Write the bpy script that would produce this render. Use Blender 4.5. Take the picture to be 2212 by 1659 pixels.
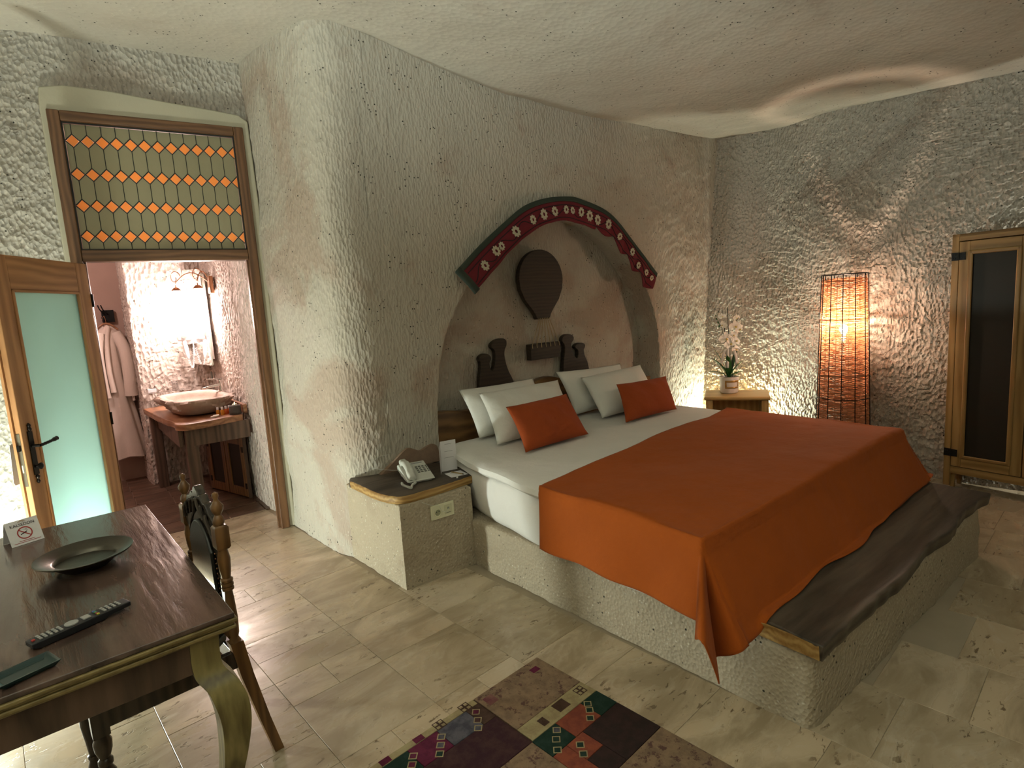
import bpy, bmesh, math, random
import numpy as np
from mathutils import Vector, Matrix

for o in list(bpy.data.objects):
    bpy.data.objects.remove(o, do_unlink=True)
random.seed(7)
scene = bpy.context.scene
COL = scene.collection
R = math.radians

# ------------------------------------------------------------------ camera
cam_d = bpy.data.cameras.new('camera')
cam = bpy.data.objects.new('camera', cam_d)
COL.objects.link(cam)
scene.camera = cam
cam_d.sensor_fit = 'HORIZONTAL'
cam_d.sensor_width = 36.0
cam_d.lens = 1242.6 / 2212 * 36.0
cam_d.clip_start = 0.05
_y, _p, _r = R(52.06), R(7.83), R(-3.62)
_f = Vector((math.cos(_y) * math.cos(_p), math.sin(_y) * math.cos(_p), -math.sin(_p)))
_s = Vector((math.sin(_y), -math.cos(_y), 0))
_u = _s.cross(_f)
_s2 = _s * math.cos(_r) + _u * math.sin(_r)
_u2 = _u * math.cos(_r) - _s * math.sin(_r)
_m = Matrix((_s2, _u2, -_f)).transposed().to_4x4()
_m.translation = Vector((0, 0, 1.56))
cam.matrix_world = _m

# ------------------------------------------------------------------ world, exposure, large lights
world = bpy.data.worlds.new('world')
scene.world = world
world.use_nodes = True
world.node_tree.nodes['Background'].inputs[0].default_value = (0.02, 0.02, 0.02, 1)
world.node_tree.nodes['Background'].inputs[1].default_value = 1.0
vs = scene.view_settings
vs.view_transform = 'Standard'
vs.look = 'None'
vs.gamma = 1.0
vs.use_curve_mapping = False
vs.exposure = 1.68


def lamp_light(name, kind, loc, power, color, size=0.05, rot=None, parent=None, sy=None, spot=None):
    d = bpy.data.lights.new(name, kind)
    d.energy = power
    d.color = color
    if kind == 'AREA':
        d.size = size
        if sy:
            d.shape = 'RECTANGLE'
            d.size_y = sy
    else:
        d.shadow_soft_size = size
    if kind == 'SPOT':
        d.spot_size = spot or R(120)
        d.spot_blend = 0.6
    o = bpy.data.objects.new(name, d)
    COL.objects.link(o)
    o.location = loc
    if rot:
        o.rotation_euler = rot
    if parent:
        o.parent = parent
    return o


GREEN = (0.86, 1.0, 0.70)
# the cave room's own uplights, hidden low behind the furniture, and added fill spots behind the camera
lamp_light('uplight_behind_nightstand', 'POINT', (5.13, 3.16, 0.20), 28, (0.92, 1.0, 0.80), 0.03)
lamp_light('uplight_behind_cabinet', 'POINT', (5.30, 0.45, 1.2), 10, (0.98, 1.0, 0.88), 0.03)
lamp_light('uplight_behind_door', 'POINT', (-0.32, 4.30, 0.14), 8, (0.82, 1.0, 0.95), 0.04)
lamp_light('floor_uplight_by_door', 'POINT', (-0.62, 3.45, 0.13), 56, (0.90, 1.0, 0.90), 0.05)
# unseen fill spots added behind the viewer throw their light up on the vault
lamp_light('fill_spot_rear', 'SPOT', (0.5, -1.5, 1.75), 100, (0.88, 1.0, 0.92), 0.12, (R(158), 0, 0), spot=R(140))
lamp_light('fill_spot_left', 'SPOT', (-1.9, 0.6, 1.75), 140, (0.88, 1.0, 0.92), 0.12, (0, R(-156), 0), spot=R(140))

# ------------------------------------------------------------------ mesh helpers


class MB:
    def __init__(s):
        s.v = []
        s.f = []

    def add(s, v, f):
        n = len(s.v)
        s.v += [tuple(map(float, p)) for p in v]
        s.f += [tuple(i + n for i in q) for q in f]
        return s

    def box(s, x0, x1, y0, y1, z0, z1):
        v = [(x, y, z) for z in (z0, z1) for y in (y0, y1) for x in (x0, x1)]
        return s.add(v, [(0, 2, 3, 1), (4, 5, 7, 6), (0, 1, 5, 4), (2, 6, 7, 3), (0, 4, 6, 2), (1, 3, 7, 5)])

    def prism(s, pts, axis, a, b):
        """polygon pts (2D) extruded along axis from a to b"""
        n = len(pts)

        def m(p, t):
            return {'x': (t, p[0], p[1]), 'y': (p[0], t, p[1]), 'z': (p[0], p[1], t)}[axis]
        v = [m(p, a) for p in pts] + [m(p, b) for p in pts]
        f = [tuple(range(n - 1, -1, -1)), tuple(range(n, 2 * n))]
        f += [(i, (i + 1) % n, n + (i + 1) % n, n + i) for i in range(n)]
        return s.add(v, f)

    def tube(s, path, rad, seg=8, closed=False, cap=True):
        path = [Vector(p) for p in path]
        n = len(path)
        rr = rad if hasattr(rad, '__len__') else [rad] * n
        v = []
        up = None
        for i, p in enumerate(path):
            a = path[(i - 1) % n] if (closed or i > 0) else p
            b = path[(i + 1) % n] if (closed or i < n - 1) else p
            t = (b - a)
            t = t.normalized() if t.length > 1e-9 else Vector((0, 0, 1))
            if up is None:
                up = Vector((0, 0, 1)) if abs(t.z) < .9 else Vector((1, 0, 0))
            sx = t.cross(up)
            if sx.length < 1e-4:
                up = Vector((0, 1, 0))
                sx = t.cross(up)
            sx.normalize()
            up = sx.cross(t).normalized()
            for k in range(seg):
                q = 2 * math.pi * k / seg
                v.append(p + (sx * math.cos(q) + up * math.sin(q)) * rr[i])
        f = []
        m = n if closed else n - 1
        for i in range(m):
            j = (i + 1) % n
            for k in range(seg):
                l = (k + 1) % seg
                f.append((i * seg + k, i * seg + l, j * seg + l, j * seg + k))
        if cap and not closed:
            f.append(tuple(range(seg - 1, -1, -1)))
            f.append(tuple((n - 1) * seg + k for k in range(seg)))
        return s.add(v, f)

    def lathe(s, prof, seg=20, c=(0, 0, 0), axis='z'):
        v = []
        for r, z in prof:
            for k in range(seg):
                q = 2 * math.pi * k / seg
                a, b = r * math.cos(q), r * math.sin(q)
                p = {'z': (a, b, z), 'x': (z, a, b), 'y': (b, z, a)}[axis]
                v.append((p[0] + c[0], p[1] + c[1], p[2] + c[2]))
        f = []
        for i in range(len(prof) - 1):
            for k in range(seg):
                l = (k + 1) % seg
                f.append((i * seg + k, i * seg + l, (i + 1) * seg + l, (i + 1) * seg + k))
        f.append(tuple(range(seg - 1, -1, -1)))
        f.append(tuple((len(prof) - 1) * seg + k for k in range(seg)))
        return s.add(v, f)

    def loft(s, rings, cap=True):
        """list of equally long rings of 3D points"""
        k = len(rings[0])
        v = [p for r in rings for p in r]
        f = []
        for i in range(len(rings) - 1):
            for a in range(k):
                b = (a + 1) % k
                f.append((i * k + a, i * k + b, (i + 1) * k + b, (i + 1) * k + a))
        if cap:
            f.append(tuple(range(k - 1, -1, -1)))
            f.append(tuple((len(rings) - 1) * k + a for a in range(k)))
        return s.add(v, f)

    def sqtube(s, path, sizes):
        """square-section post along z: path of (x,y,z), sizes of half-width"""
        return s.loft([[(x - h, y - h, z), (x + h, y - h, z), (x + h, y + h, z), (x - h, y + h, z)]
                       for (x, y, z), h in zip(path, sizes)])

    def grid(s, P, closed_u=False):
        """P: array (n, m, 3)"""
        n, m, _ = P.shape
        idx = np.arange(n * m).reshape(n, m)
        f = np.stack([idx[:-1, :-1], idx[1:, :-1], idx[1:, 1:], idx[:-1, 1:]], -1).reshape(-1, 4)
        base = len(s.v)
        s.v += list(map(tuple, P.reshape(-1, 3).tolist()))
        s.f += list(map(tuple, (f + base).tolist()))
        return s

    def mesh(s, name, smooth=False):
        me = bpy.data.meshes.new(name)
        me.from_pydata(s.v, [], s.f)
        me.validate()
        if smooth:
            me.polygons.foreach_set('use_smooth', [len(p.vertices) < 9 for p in me.polygons])
        me.update()
        return me


def fixnormals(me):
    bm = bmesh.new()
    bm.from_mesh(me)
    bmesh.ops.recalc_face_normals(bm, faces=bm.faces)
    bm.to_mesh(me)
    bm.free()


def link(name, me, mat, parent=None, loc=None, rotz=None):
    o = bpy.data.objects.new(name, me)
    COL.objects.link(o)
    if mat and len(me.materials) == 0:
        me.materials.append(mat)
    if parent:
        o.parent = parent
    if loc:
        o.location = loc
    if rotz is not None:
        o.rotation_euler = (0, 0, rotz)
    return o


def obj(name, mb, mat, parent=None, smooth=False, bevel=0, loc=None, rotz=None, norm=True, seg=2):
    me = mb.mesh(name, smooth)
    if norm:
        fixnormals(me)
    if smooth and norm:
        me.set_sharp_from_angle(angle=R(48))
    o = link(name, me, mat, parent, loc, rotz)
    if bevel:
        b = o.modifiers.new('bevel', 'BEVEL')
        b.width = bevel
        b.segments = seg
        b.limit_method = 'ANGLE'
        b.angle_limit = R(40)
        me.polygons.foreach_set('use_smooth', [True] * len(me.polygons))
        w = o.modifiers.new('wn', 'WEIGHTED_NORMAL')
        w.keep_sharp = False
    return o


def tag(o, label, cat, group=None):
    o['label'] = label
    o['category'] = cat
    if group:
        o['group'] = group
    return o


def thing(name, label, cat, loc=(0, 0, 0), rotz=0, group=None):
    o = bpy.data.objects.new(name, None)
    COL.objects.link(o)
    o.empty_display_size = 0.1
    o.location = loc
    o.rotation_euler = (0, 0, rotz)
    return tag(o, label, cat, group)


def struct(o, label=None):
    o['kind'] = 'structure'
    if label:
        o['label'] = label
    return o


def dup(root):
    r = root.copy()
    COL.objects.link(r)
    for ch in root.children:
        c = ch.copy()
        COL.objects.link(c)
        c.parent = r
        for g in ch.children:
            d = g.copy()
            COL.objects.link(d)
            d.parent = c
    return r


def box(name, dims, mat, parent=None, bevel=0, **k):
    return obj(name, MB().box(*dims), mat, parent, bevel=bevel, **k)


def chaikin(pts, it=2, closed=False):
    pts = [np.array(p, float) for p in pts]
    for _ in range(it):
        out = [] if closed else [pts[0]]
        n = len(pts)
        for i in range(n if closed else n - 1):
            a, b = pts[i], pts[(i + 1) % n]
            out += [a * .75 + b * .25, a * .25 + b * .75]
        if not closed:
            out.append(pts[-1])
        pts = out
    return np.array(pts)


def resample(pts, step=None, n=None, closed=False):
    pts = np.array(pts, float)
    if closed:
        pts = np.vstack([pts, pts[:1]])
    d = np.r_[0, np.cumsum(np.linalg.norm(np.diff(pts, axis=0), axis=1))]
    n = n or max(2, int(d[-1] / step) + 1)
    t = np.linspace(0, d[-1], n + (1 if closed else 0))
    if closed:
        t = t[:-1]
    return np.stack([np.interp(t, d, pts[:, k]) for k in range(pts.shape[1])], -1)


def catmull(pts, per=8):
    P = np.array(pts, float)
    P = np.vstack([2 * P[0] - P[1], P, 2 * P[-1] - P[-2]])
    out = []
    for i in range(1, len(P) - 2):
        for k in range(per):
            t = k / per
            a, b, c, d = P[i - 1:i + 3]
            out.append(.5 * ((2 * b) + (c - a) * t + (2 * a - 5 * b + 4 * c - d) * t * t + (3 * b - a - 3 * c + d) * t ** 3))
    out.append(P[-2])
    return np.array(out)


# ------------------------------------------------------------------ numpy noise
def _h(ix, iy, iz, seed):
    h = (ix.astype(np.int64) * 374761393 + iy.astype(np.int64) * 668265263 + iz.astype(np.int64) * 2147483647 // 7 + seed * 974634777) & 0xffffffff
    h = ((h ^ (h >> 13)) * 1274126177) & 0xffffffff
    h = ((h ^ (h >> 16)) * 2246822519) & 0xffffffff
    return ((h ^ (h >> 15)) & 0xffffff) / float(0xffffff)


def vnoise(P, seed=0):
    P = np.asarray(P, float)
    i = np.floor(P).astype(np.int64)
    f = P - i
    f = f * f * (3 - 2 * f)
    r = 0
    for a in (0, 1):
        for b in (0, 1):
            for c in (0, 1):
                w = (f[..., 0] if a else 1 - f[..., 0]) * (f[..., 1] if b else 1 - f[..., 1]) * (f[..., 2] if c else 1 - f[..., 2])
                r = r + w * _h(i[..., 0] + a, i[..., 1] + b, i[..., 2] + c, seed)
    return r * 2 - 1


def fbm(P, oct=3, seed=0):
    P = np.asarray(P, float)
    r = 0
    a = 1.0
    for k in range(oct):
        r = r + a * vnoise(P * 2 ** k, seed + k * 17)
        a *= .5
    return r


def worley2(u, v, seed=0):
    iu, iv = np.floor(u).astype(np.int64), np.floor(v).astype(np.int64)
    best = np.full(u.shape, 9.0)
    off = np.zeros(u.shape)
    z = np.zeros_like(iu)
    for a in (-1, 0, 1):
        for b in (-1, 0, 1):
            px = iu + a + _h(iu + a, iv + b, z, seed)
            py = iv + b + _h(iu + a, iv + b, z + 1, seed)
            dd = (px - u) ** 2 + (py - v) ** 2
            off = np.where(dd < best, (v - py) + .35 * (u - px), off)
            best = np.minimum(best, dd)
    return np.sqrt(best), off


def chisel(u, v, ang, lu, lv, seed=0):
    """scalloped adze marks: u along wall, v up; lu x lv mark size, laid at angle ang"""
    w = 0.5 * vnoise(np.stack([u * 1.3, v * 1.3, 0 * u + seed], -1), 5)
    a = ang + w
    wu = u + .02 * vnoise(np.stack([u * 14, v * 14, 0 * u], -1), 31)
    wv = v + .02 * vnoise(np.stack([u * 14, v * 14, 0 * u + 9], -1), 32)
    p = (wu * np.cos(a) + wv * np.sin(a)) / lu
    q = (-wu * np.sin(a) + wv * np.cos(a)) / lv
    f1, off = worley2(p, q, seed)
    return .5 + .75 * off + .35 * (f1 - .5)
# ------------------------------------------------------------------ materials


class NT:
    def __init__(s, name, base=(.8, .8, .8), rough=.6, metal=0, spec=.4):
        s.m = bpy.data.materials.new(name)
        s.m.use_nodes = True
        s.t = s.m.node_tree
        s.b = s.t.nodes['Principled BSDF']
        s.b.inputs['Base Color'].default_value = (*base, 1)
        s.b.inputs['Roughness'].default_value = rough
        s.b.inputs['Metallic'].default_value = metal
        s.b.inputs['Specular IOR Level'].default_value = spec
        s._co = None

    def n(s, t, **k):
        nd = s.t.nodes.new(t)
        for a, b in k.items():
            setattr(nd, a, b)
        return nd

    def l(s, a, b):
        s.t.links.new(a, b)

    def co(s, scale=(1, 1, 1), rnd=False, rot=(0, 0, 0)):
        tc = s.n('ShaderNodeTexCoord')
        out = tc.outputs['Object']
        if rnd:
            oi = s.n('ShaderNodeObjectInfo')
            vm = s.n('ShaderNodeVectorMath', operation='SCALE')
            vm.inputs[0].default_value = (37.0, 91.0, 53.0)
            s.l(oi.outputs['Random'], vm.inputs['Scale'])
            ad = s.n('ShaderNodeVectorMath', operation='ADD')
            s.l(out, ad.inputs[0])
            s.l(vm.outputs[0], ad.inputs[1])
            out = ad.outputs[0]
        mp = s.n('ShaderNodeMapping')
        mp.inputs['Scale'].default_value = scale
        mp.inputs['Rotation'].default_value = rot
        s.l(out, mp.inputs[0])
        return mp.outputs[0]

    def noise(s, co, scale, detail=4, rough=.55, dist=0):
        nd = s.n('ShaderNodeTexNoise')
        nd.inputs['Scale'].default_value = scale
        nd.inputs['Detail'].default_value = detail
        nd.inputs['Roughness'].default_value = rough
        nd.inputs['Distortion'].default_value = dist
        s.l(co, nd.inputs['Vector'])
        return nd.outputs['Fac']

    def voro(s, co, scale, feature='F1', out='Distance'):
        nd = s.n('ShaderNodeTexVoronoi', feature=feature)
        nd.inputs['Scale'].default_value = scale
        s.l(co, nd.inputs['Vector'])
        return nd.outputs[out]

    def ramp(s, fac, stops):
        nd = s.n('ShaderNodeValToRGB')
        e = nd.color_ramp.elements
        while len(e) < len(stops):
            e.new(.5)
        for el, (p, c) in zip(e, stops):
            el.position = p
            el.color = (*c, 1) if hasattr(c, '__len__') else (c, c, c, 1)
        s.l(fac, nd.inputs[0])
        return nd.outputs[0]

    def mix(s, fac, a, b, mode='MIX'):
        nd = s.n('ShaderNodeMix', data_type='RGBA', blend_type=mode)
        for i, x in ((0, fac), (6, a), (7, b)):
            if hasattr(x, 'is_linked'):
                s.l(x, nd.inputs[i])
            elif hasattr(x, '__len__'):
                nd.inputs[i].default_value = (*x, 1)
            else:
                nd.inputs[i].default_value = x
        return nd.outputs[2]

    def math(s, op, a, b=0.):
        nd = s.n('ShaderNodeMath', operation=op)
        for i, x in ((0, a), (1, b)):
            if hasattr(x, 'is_linked'):
                s.l(x, nd.inputs[i])
            else:
                nd.inputs[i].default_value = x
        return nd.outputs[0]

    def color(s, c):
        s.l(c, s.b.inputs['Base Color'])

    def bump(s, h, strength=.5, dist=.01, prev=None):
        nd = s.n('ShaderNodeBump')
        nd.inputs['Strength'].default_value = strength
        nd.inputs['Distance'].default_value = dist
        s.l(h, nd.inputs['Height'])
        if prev is not None:
            s.l(prev, nd.inputs['Normal'])
        s.l(nd.outputs[0], s.b.inputs['Normal'])
        return nd.outputs[0]


def m_plain(name, c, rough=.5, metal=0, spec=.4):
    return NT(name, c, rough, metal, spec).m


def m_noisy(name, c1, c2, scale=8, rough=.5, metal=0, spec=.4, bs=0, bscale=60, sc=(1, 1, 1)):
    t = NT(name, c1, rough, metal, spec)
    co = t.co(sc)
    t.color(t.mix(t.noise(co, scale), c1, c2))
    if bs:
        t.bump(t.noise(co, bscale), bs, .004)
    return t.m


def m_stone(name, c1, c2, c3, chip=.5, fine=120, chs=(1, 1, .45), chscale=26, speck=True, stain=.55, pale=.5):
    """volcanic tuff: two tones, weathered patches, dark and pale inclusions, adze chips"""
    t = NT(name, c1, .92, 0, .15)
    co = t.co()
    c = t.mix(t.noise(co, 1.7, 5), c1, c2)
    st = t.ramp(t.noise(co, 1.1, 6, .6, .6), [(stain, 0), (stain + .09, 1)])
    c = t.mix(t.math('MULTIPLY', st, .75), c, c3)
    if speck:
        gate = t.ramp(t.noise(co, 9, 2), [(.52, 0), (.6, 1)])
        sp = t.ramp(t.voro(co, 34), [(.13, 1), (.2, 0)])
        c = t.mix(t.math('MULTIPLY', sp, gate), c, (.035, .033, .028))
        lc = t.co((1, 1, 1), rot=(.5, .7, .2))
        lp = t.ramp(t.math('ADD', t.voro(lc, 42), t.math('MULTIPLY', t.noise(lc, 70, 2), .25)), [(.24, 1), (.36, 0)])
        g2 = t.ramp(t.noise(lc, 7, 3), [(.44, .15), (.62, 1)])
        c = t.mix(t.math('MULTIPLY', t.math('MULTIPLY', lp, g2), pale), c, (.60, .55, .45))
    t.color(c)
    n1 = t.bump(t.noise(co, fine, 3), .35 * chip, .006)
    ch = t.voro(t.co(chs, rot=(0, .35, .3)), chscale)
    t.bump(ch, chip, .02, n1)
    return t.m


def m_wood(name, dark, light, axis='y', scale=5, rough=.45, spec=.4, knots=True, bs=.15, stretch=.12):
    t = NT(name, dark, rough, 0, spec)
    sc = {'x': (stretch, 1, 1), 'y': (1, stretch, 1), 'z': (1, 1, stretch)}[axis]
    co = t.co(sc, rnd=True)
    a = t.noise(co, scale * 2.2, 6, .6, 2.2)
    wv = t.n('ShaderNodeTexWave')
    wv.inputs['Scale'].default_value = scale * 1.4
    wv.inputs['Distortion'].default_value = 9
    wv.inputs['Detail'].default_value = 3
    wv.inputs['Detail Scale'].default_value = 1.2
    wv.bands_direction = 'Z' if axis != 'z' else 'X'
    t.l(co, wv.inputs['Vector'])
    f = t.mix(.45, a, wv.outputs['Fac'])
    fine = t.noise(co, scale * 16, 3)
    f = t.mix(.25, f, fine)
    t.color(t.ramp(f, [(.25, dark), (.72, light)]))
    if bs:
        t.bump(f, bs, .004)
    return t.m


def m_cloth(name, c1, c2, scale=400, rough=.9, bs=.25, big=6):
    t = NT(name, c1, rough, 0, .15)
    co = t.co()
    t.color(t.mix(t.noise(co, big, 3), c1, c2))
    w = t.noise(co, scale, 2)
    n1 = t.bump(w, bs, .002)
    t.bump(t.noise(co, 9, 4), .35, .02, n1)
    if 'Sheen Weight' in t.b.inputs:
        t.b.inputs['Sheen Weight'].default_value = .04
    return t.m


def m_trans(name, c, ct, rough=.35, fac=.6, bs=0, bscale=40, tint_noise=None):
    """obscured glass: rough sheen over light let through and spread"""
    t = NT(name, c, rough, 0, .5)
    tr = t.n('ShaderNodeBsdfTranslucent')
    tr.inputs[0].default_value = (*ct, 1)
    mx = t.n('ShaderNodeMixShader')
    mx.inputs[0].default_value = fac
    t.l(t.b.outputs[0], mx.inputs[1])
    t.l(tr.outputs[0], mx.inputs[2])
    t.l(mx.outputs[0], t.t.nodes['Material Output'].inputs['Surface'])
    if bs:
        t.bump(t.noise(t.co(), bscale, 3), bs, .004)
    return t.m


def m_emit(name, c, s):
    t = NT(name, c, .5)
    t.b.inputs['Emission Color'].default_value = (*c, 1)
    t.b.inputs['Emission Strength'].default_value = s
    return t.m


M = {}
TUFF1, TUFF2, TUFF3 = (.46, .425, .365), (.38, .345, .29), (.30, .245, .195)
M['tuff'] = m_stone('tuff_wall', TUFF1, TUFF2, TUFF3, .95, chscale=44, chs=(1, 1, .6))
M['tuff_smooth'] = m_stone('tuff_smooth', (.47, .43, .36), (.40, .36, .295), (.36, .275, .215), .42, chscale=62, chs=(1, 1, .4), stain=.52)
M['tuff_ceiling'] = m_stone('tuff_ceiling', (.48, .445, .375), (.42, .385, .32), (.37, .31, .255), .12, chscale=30, stain=.62)
M['tuff_cut'] = m_stone('tuff_cut', (.41, .345, .255), (.35, .29, .205), (.30, .235, .165), .38, chs=(1, 1, .9), chscale=70, stain=.6, pale=.8)
M['bath_tuff'] = m_stone('bath_tuff', (.50, .43, .37), (.44, .37, .31), (.38, .29, .23), .95, chscale=34, stain=.62)
M['bath_smooth'] = m_noisy('bath_plaster', (.36, .25, .20), (.27, .18, .14), 3, .9, bs=.2)
M['broken'] = m_noisy('broken_plaster', (.30, .20, .14), (.17, .105, .07), 14, .95, bs=1.0, bscale=30)
M['plaster'] = m_noisy('lime_plaster', (.44, .41, .31), (.38, .35, .26), 6, .9, bs=.3, bscale=30)
M['frame_wood'] = m_wood('frame_wood', (.075, .033, .014), (.165, .08, .036), 'z', 6, .4)
M['frame_wood_x'] = m_wood('frame_wood_x', (.075, .033, .014), (.165, .08, .036), 'x', 6, .4)
M['door_wood'] = m_wood('door_wood', (.25, .115, .045), (.42, .215, .095), 'z', 4, .38)
M['door_wood_x'] = m_wood('door_wood_x', (.25, .115, .045), (.42, .215, .095), 'x', 4, .38)
M['table_wood'] = m_wood('table_wood', (.020, .012, .010), (.11, .068, .052), 'x', 3.5, .2, .6, bs=.9, stretch=.14)
M['table_edge'] = m_wood('table_edge', (.11, .075, .025), (.23, .17, .065), 'x', 6, .35)
M['leg_wood'] = m_wood('leg_wood', (.07, .048, .015), (.24, .19, .07), 'z', 6, .3)
M['chair_wood'] = m_wood('chair_wood', (.075, .034, .012), (.20, .10, .035), 'z', 6, .28)
M['chair_dark'] = m_wood('chair_dark', (.02, .014, .010), (.055, .04, .028), 'z', 6, .25)
M['leather'] = m_noisy('black_leather', (.012, .012, .010), (.03, .028, .022), 20, .33, bs=.15, bscale=120)
M['slab_dark'] = m_wood('slab_dark', (.022, .016, .011), (.10, .075, .053), 'x', 4, .5, bs=.8)
M['slab_edge'] = m_wood('slab_edge', (.22, .11, .028), (.42, .26, .085), 'x', 7, .6, bs=.4)
M['headboard'] = m_wood('headboard_wood', (.075, .036, .016), (.25, .13, .05), 'x', 2.5, .4, stretch=.3)
M['cut_wood'] = m_wood('cutout_wood', (.015, .010, .006), (.034, .023, .013), 'x', 8, .6)
M['pine'] = m_wood('pine_wood', (.32, .18, .055), (.50, .31, .12), 'z', 4, .38)
M['pine_x'] = m_wood('pine_wood_x', (.32, .18, .055), (.50, .31, .12), 'x', 4, .38)
M['vanity_top'] = m_wood('vanity_top', (.16, .065, .03), (.33, .16, .08), 'y', 5, .3)
M['vanity_dark'] = m_wood('vanity_dark', (.045, .026, .016), (.12, .07, .045), 'z', 5, .5)
M['cab'] = m_wood('cabinet_wood', (.19, .105, .032), (.33, .20, .075), 'z', 4, .4)
M['cab_x'] = m_wood('cabinet_wood_x', (.19, .105, .032), (.33, .20, .075), 'x', 4, .4)
M['iron'] = m_plain('black_iron', (.012, .012, .012), .42, .6)
M['iron_handle'] = m_plain('dark_iron', (.02, .018, .016), .28, .85)
M['steel'] = m_plain('lock_steel', (.34, .31, .24), .3, .9)
M['chrome'] = m_plain('chrome', (.8, .78, .76), .06, 1)
M['brass'] = m_plain('aged_brass', (.35, .18, .10), .3, 1)
M['white_plastic'] = m_plain('white_plastic', (.78, .76, .74), .35)
M['grey_plastic'] = m_plain('phone_plastic', (.50, .50, .44), .45)
M['grey_key'] = m_plain('phone_key', (.14, .14, .12), .5)
M['black_plastic'] = m_plain('black_plastic', (.012, .012, .014), .4)
M['remote_key'] = m_plain('remote_key', (.30, .30, .28), .5)
M['ivory'] = m_plain('ivory_plastic', (.58, .56, .38), .4)
M['paper'] = m_noisy('white_paper', (.72, .70, .70), (.66, .64, .65), 12, .8)
M['print'] = m_plain('dark_print', (.03, .02, .02), .8)
M['print_grey'] = m_plain('grey_print', (.32, .31, .31), .8)
M['print_red'] = m_plain('red_print', (.36, .035, .03), .8)
M['print_gold'] = m_plain('gold_print', (.42, .27, .14), .6)
M['sheet'] = m_cloth('white_sheet', (.70, .68, .64), (.64, .62, .58), 500, .85, .15)
M['pillow'] = m_cloth('white_pillowcase', (.68, .67, .62), (.62, .60, .55), 400, .85, .15)
M['blanket'] = m_cloth('rust_blanket', (.37, .080, .008), (.30, .064, .007), 350, .9, .3)
M['cushion'] = m_cloth('rust_cushion', (.33, .062, .014), (.27, .05, .012), 380, .9, .3)
M['robe'] = m_cloth('terry_robe', (.62, .53, .46), (.55, .46, .39), 220, .95, .5)
M['pewter'] = m_noisy('aged_pewter', (.15, .135, .11), (.05, .045, .035), 9, .33, .85, bs=.2, bscale=25)
M['lead'] = m_plain('lead_came', (.025, .025, .022), .5, .4)
M['amber'] = m_trans('amber_glass', (.72, .36, .11), (1.0, .56, .18), .3, .55, .3, 30)
M['clear_pane'] = m_trans('obscured_glass', (.32, .32, .22), (.42, .42, .28), .22, .5, .5, 26)
M['frosted'] = m_trans('frosted_glass', (.50, .60, .57), (.66, .85, .84), .38, .72, .35, 35)
M['mirror'] = m_plain('mirror_glass', (.9, .9, .9), .02, 1)
M['stone_basin'] = m_noisy('basin_stone', (.50, .39, .32), (.30, .21, .16), 9, .75, bs=1.0, bscale=22)
M['basin_in'] = m_noisy('basin_stone_smooth', (.66, .55, .47), (.55, .44, .36), 9, .5, bs=.2, bscale=60)
M['green_leaf'] = m_noisy('orchid_leaf', (.018, .075, .018), (.035, .13, .03), 12, .35)
M['stem'] = m_plain('orchid_stem', (.05, .06, .03), .5)
M['stake'] = m_plain('dark_stake', (.015, .014, .012), .6)
M['petal'] = m_trans('orchid_petal', (.86, .83, .77), (.8, .75, .65), .6, .12)
M['ribbon'] = m_trans('ribbon', (.72, .68, .64), (.7, .66, .6), .5, .35)
M['pot'] = m_plain('white_pot', (.66, .60, .57), .3)
M['gold'] = m_plain('gold_band', (.40, .23, .07), .3, .7)
M['soil'] = m_noisy('bark_soil', (.05, .03, .02), (.14, .09, .06), 40, .9, bs=.8)
M['wicker'] = m_trans('wicker_strand', (.36, .19, .10), (.95, .62, .40), .6, .36)
M['bulb'] = m_emit('lamp_bulb', (1.0, .80, .56), 12)
M['bath_bulb'] = m_emit('bath_lamp_glass', (1.0, .86, .82), 7)
M['led'] = m_emit('mirror_strip', (1.0, .96, .92), 1.2)
M['flame'] = m_emit('candle_flame', (1.0, .75, .4), 10)
M['wax'] = m_plain('wax', (.8, .75, .68), .5)
M['bark'] = m_noisy('bark_block', (.035, .026, .02), (.075, .055, .042), 14, .9, bs=.8, bscale=40)
M['oil_amber'] = m_trans('amber_soap', (.75, .36, .05), (.9, .45, .06), .15, .5)
M['oil_orange'] = m_trans('orange_soap', (.75, .20, .05), (.9, .25, .06), .15, .5)
M['cap'] = m_plain('clear_cap', (.75, .70, .72), .2)
M['soap'] = m_plain('soap', (.80, .72, .64), .4)
t = NT('clear_glass', (.8, .8, .8), .05)
t.b.inputs['Transmission Weight'].default_value = 1
t.b.inputs['IOR'].default_value = 1.2
M['glass'] = t.m
t = NT('dark_mesh_glass', (.016, .012, .008), .5, 0, .3)
M['dark_panel'] = t.m
M['rope'] = m_noisy('jute_rope', (.36, .27, .16), (.26, .19, .11), 60, .9)
M['val_red'] = m_cloth('red_wool', (.17, .022, .030), (.12, .016, .022), 250, .9, .4)
M['val_green'] = m_cloth('green_braid', (.030, .040, .032), (.05, .062, .045), 180, .9, .6)
M['val_cream'] = m_cloth('cream_embroidery', (.52, .47, .35), (.45, .40, .29), 250, .9, .4)
M['val_black'] = m_plain('black_thread', (.02, .01, .012), .9)
M['grout'] = m_noisy('floor_grout', (.38, .315, .23), (.31, .255, .18), 8, .8)
M['bath_grout'] = m_noisy('bath_grout', (.24, .17, .12), (.19, .13, .09), 8, .8)


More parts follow.
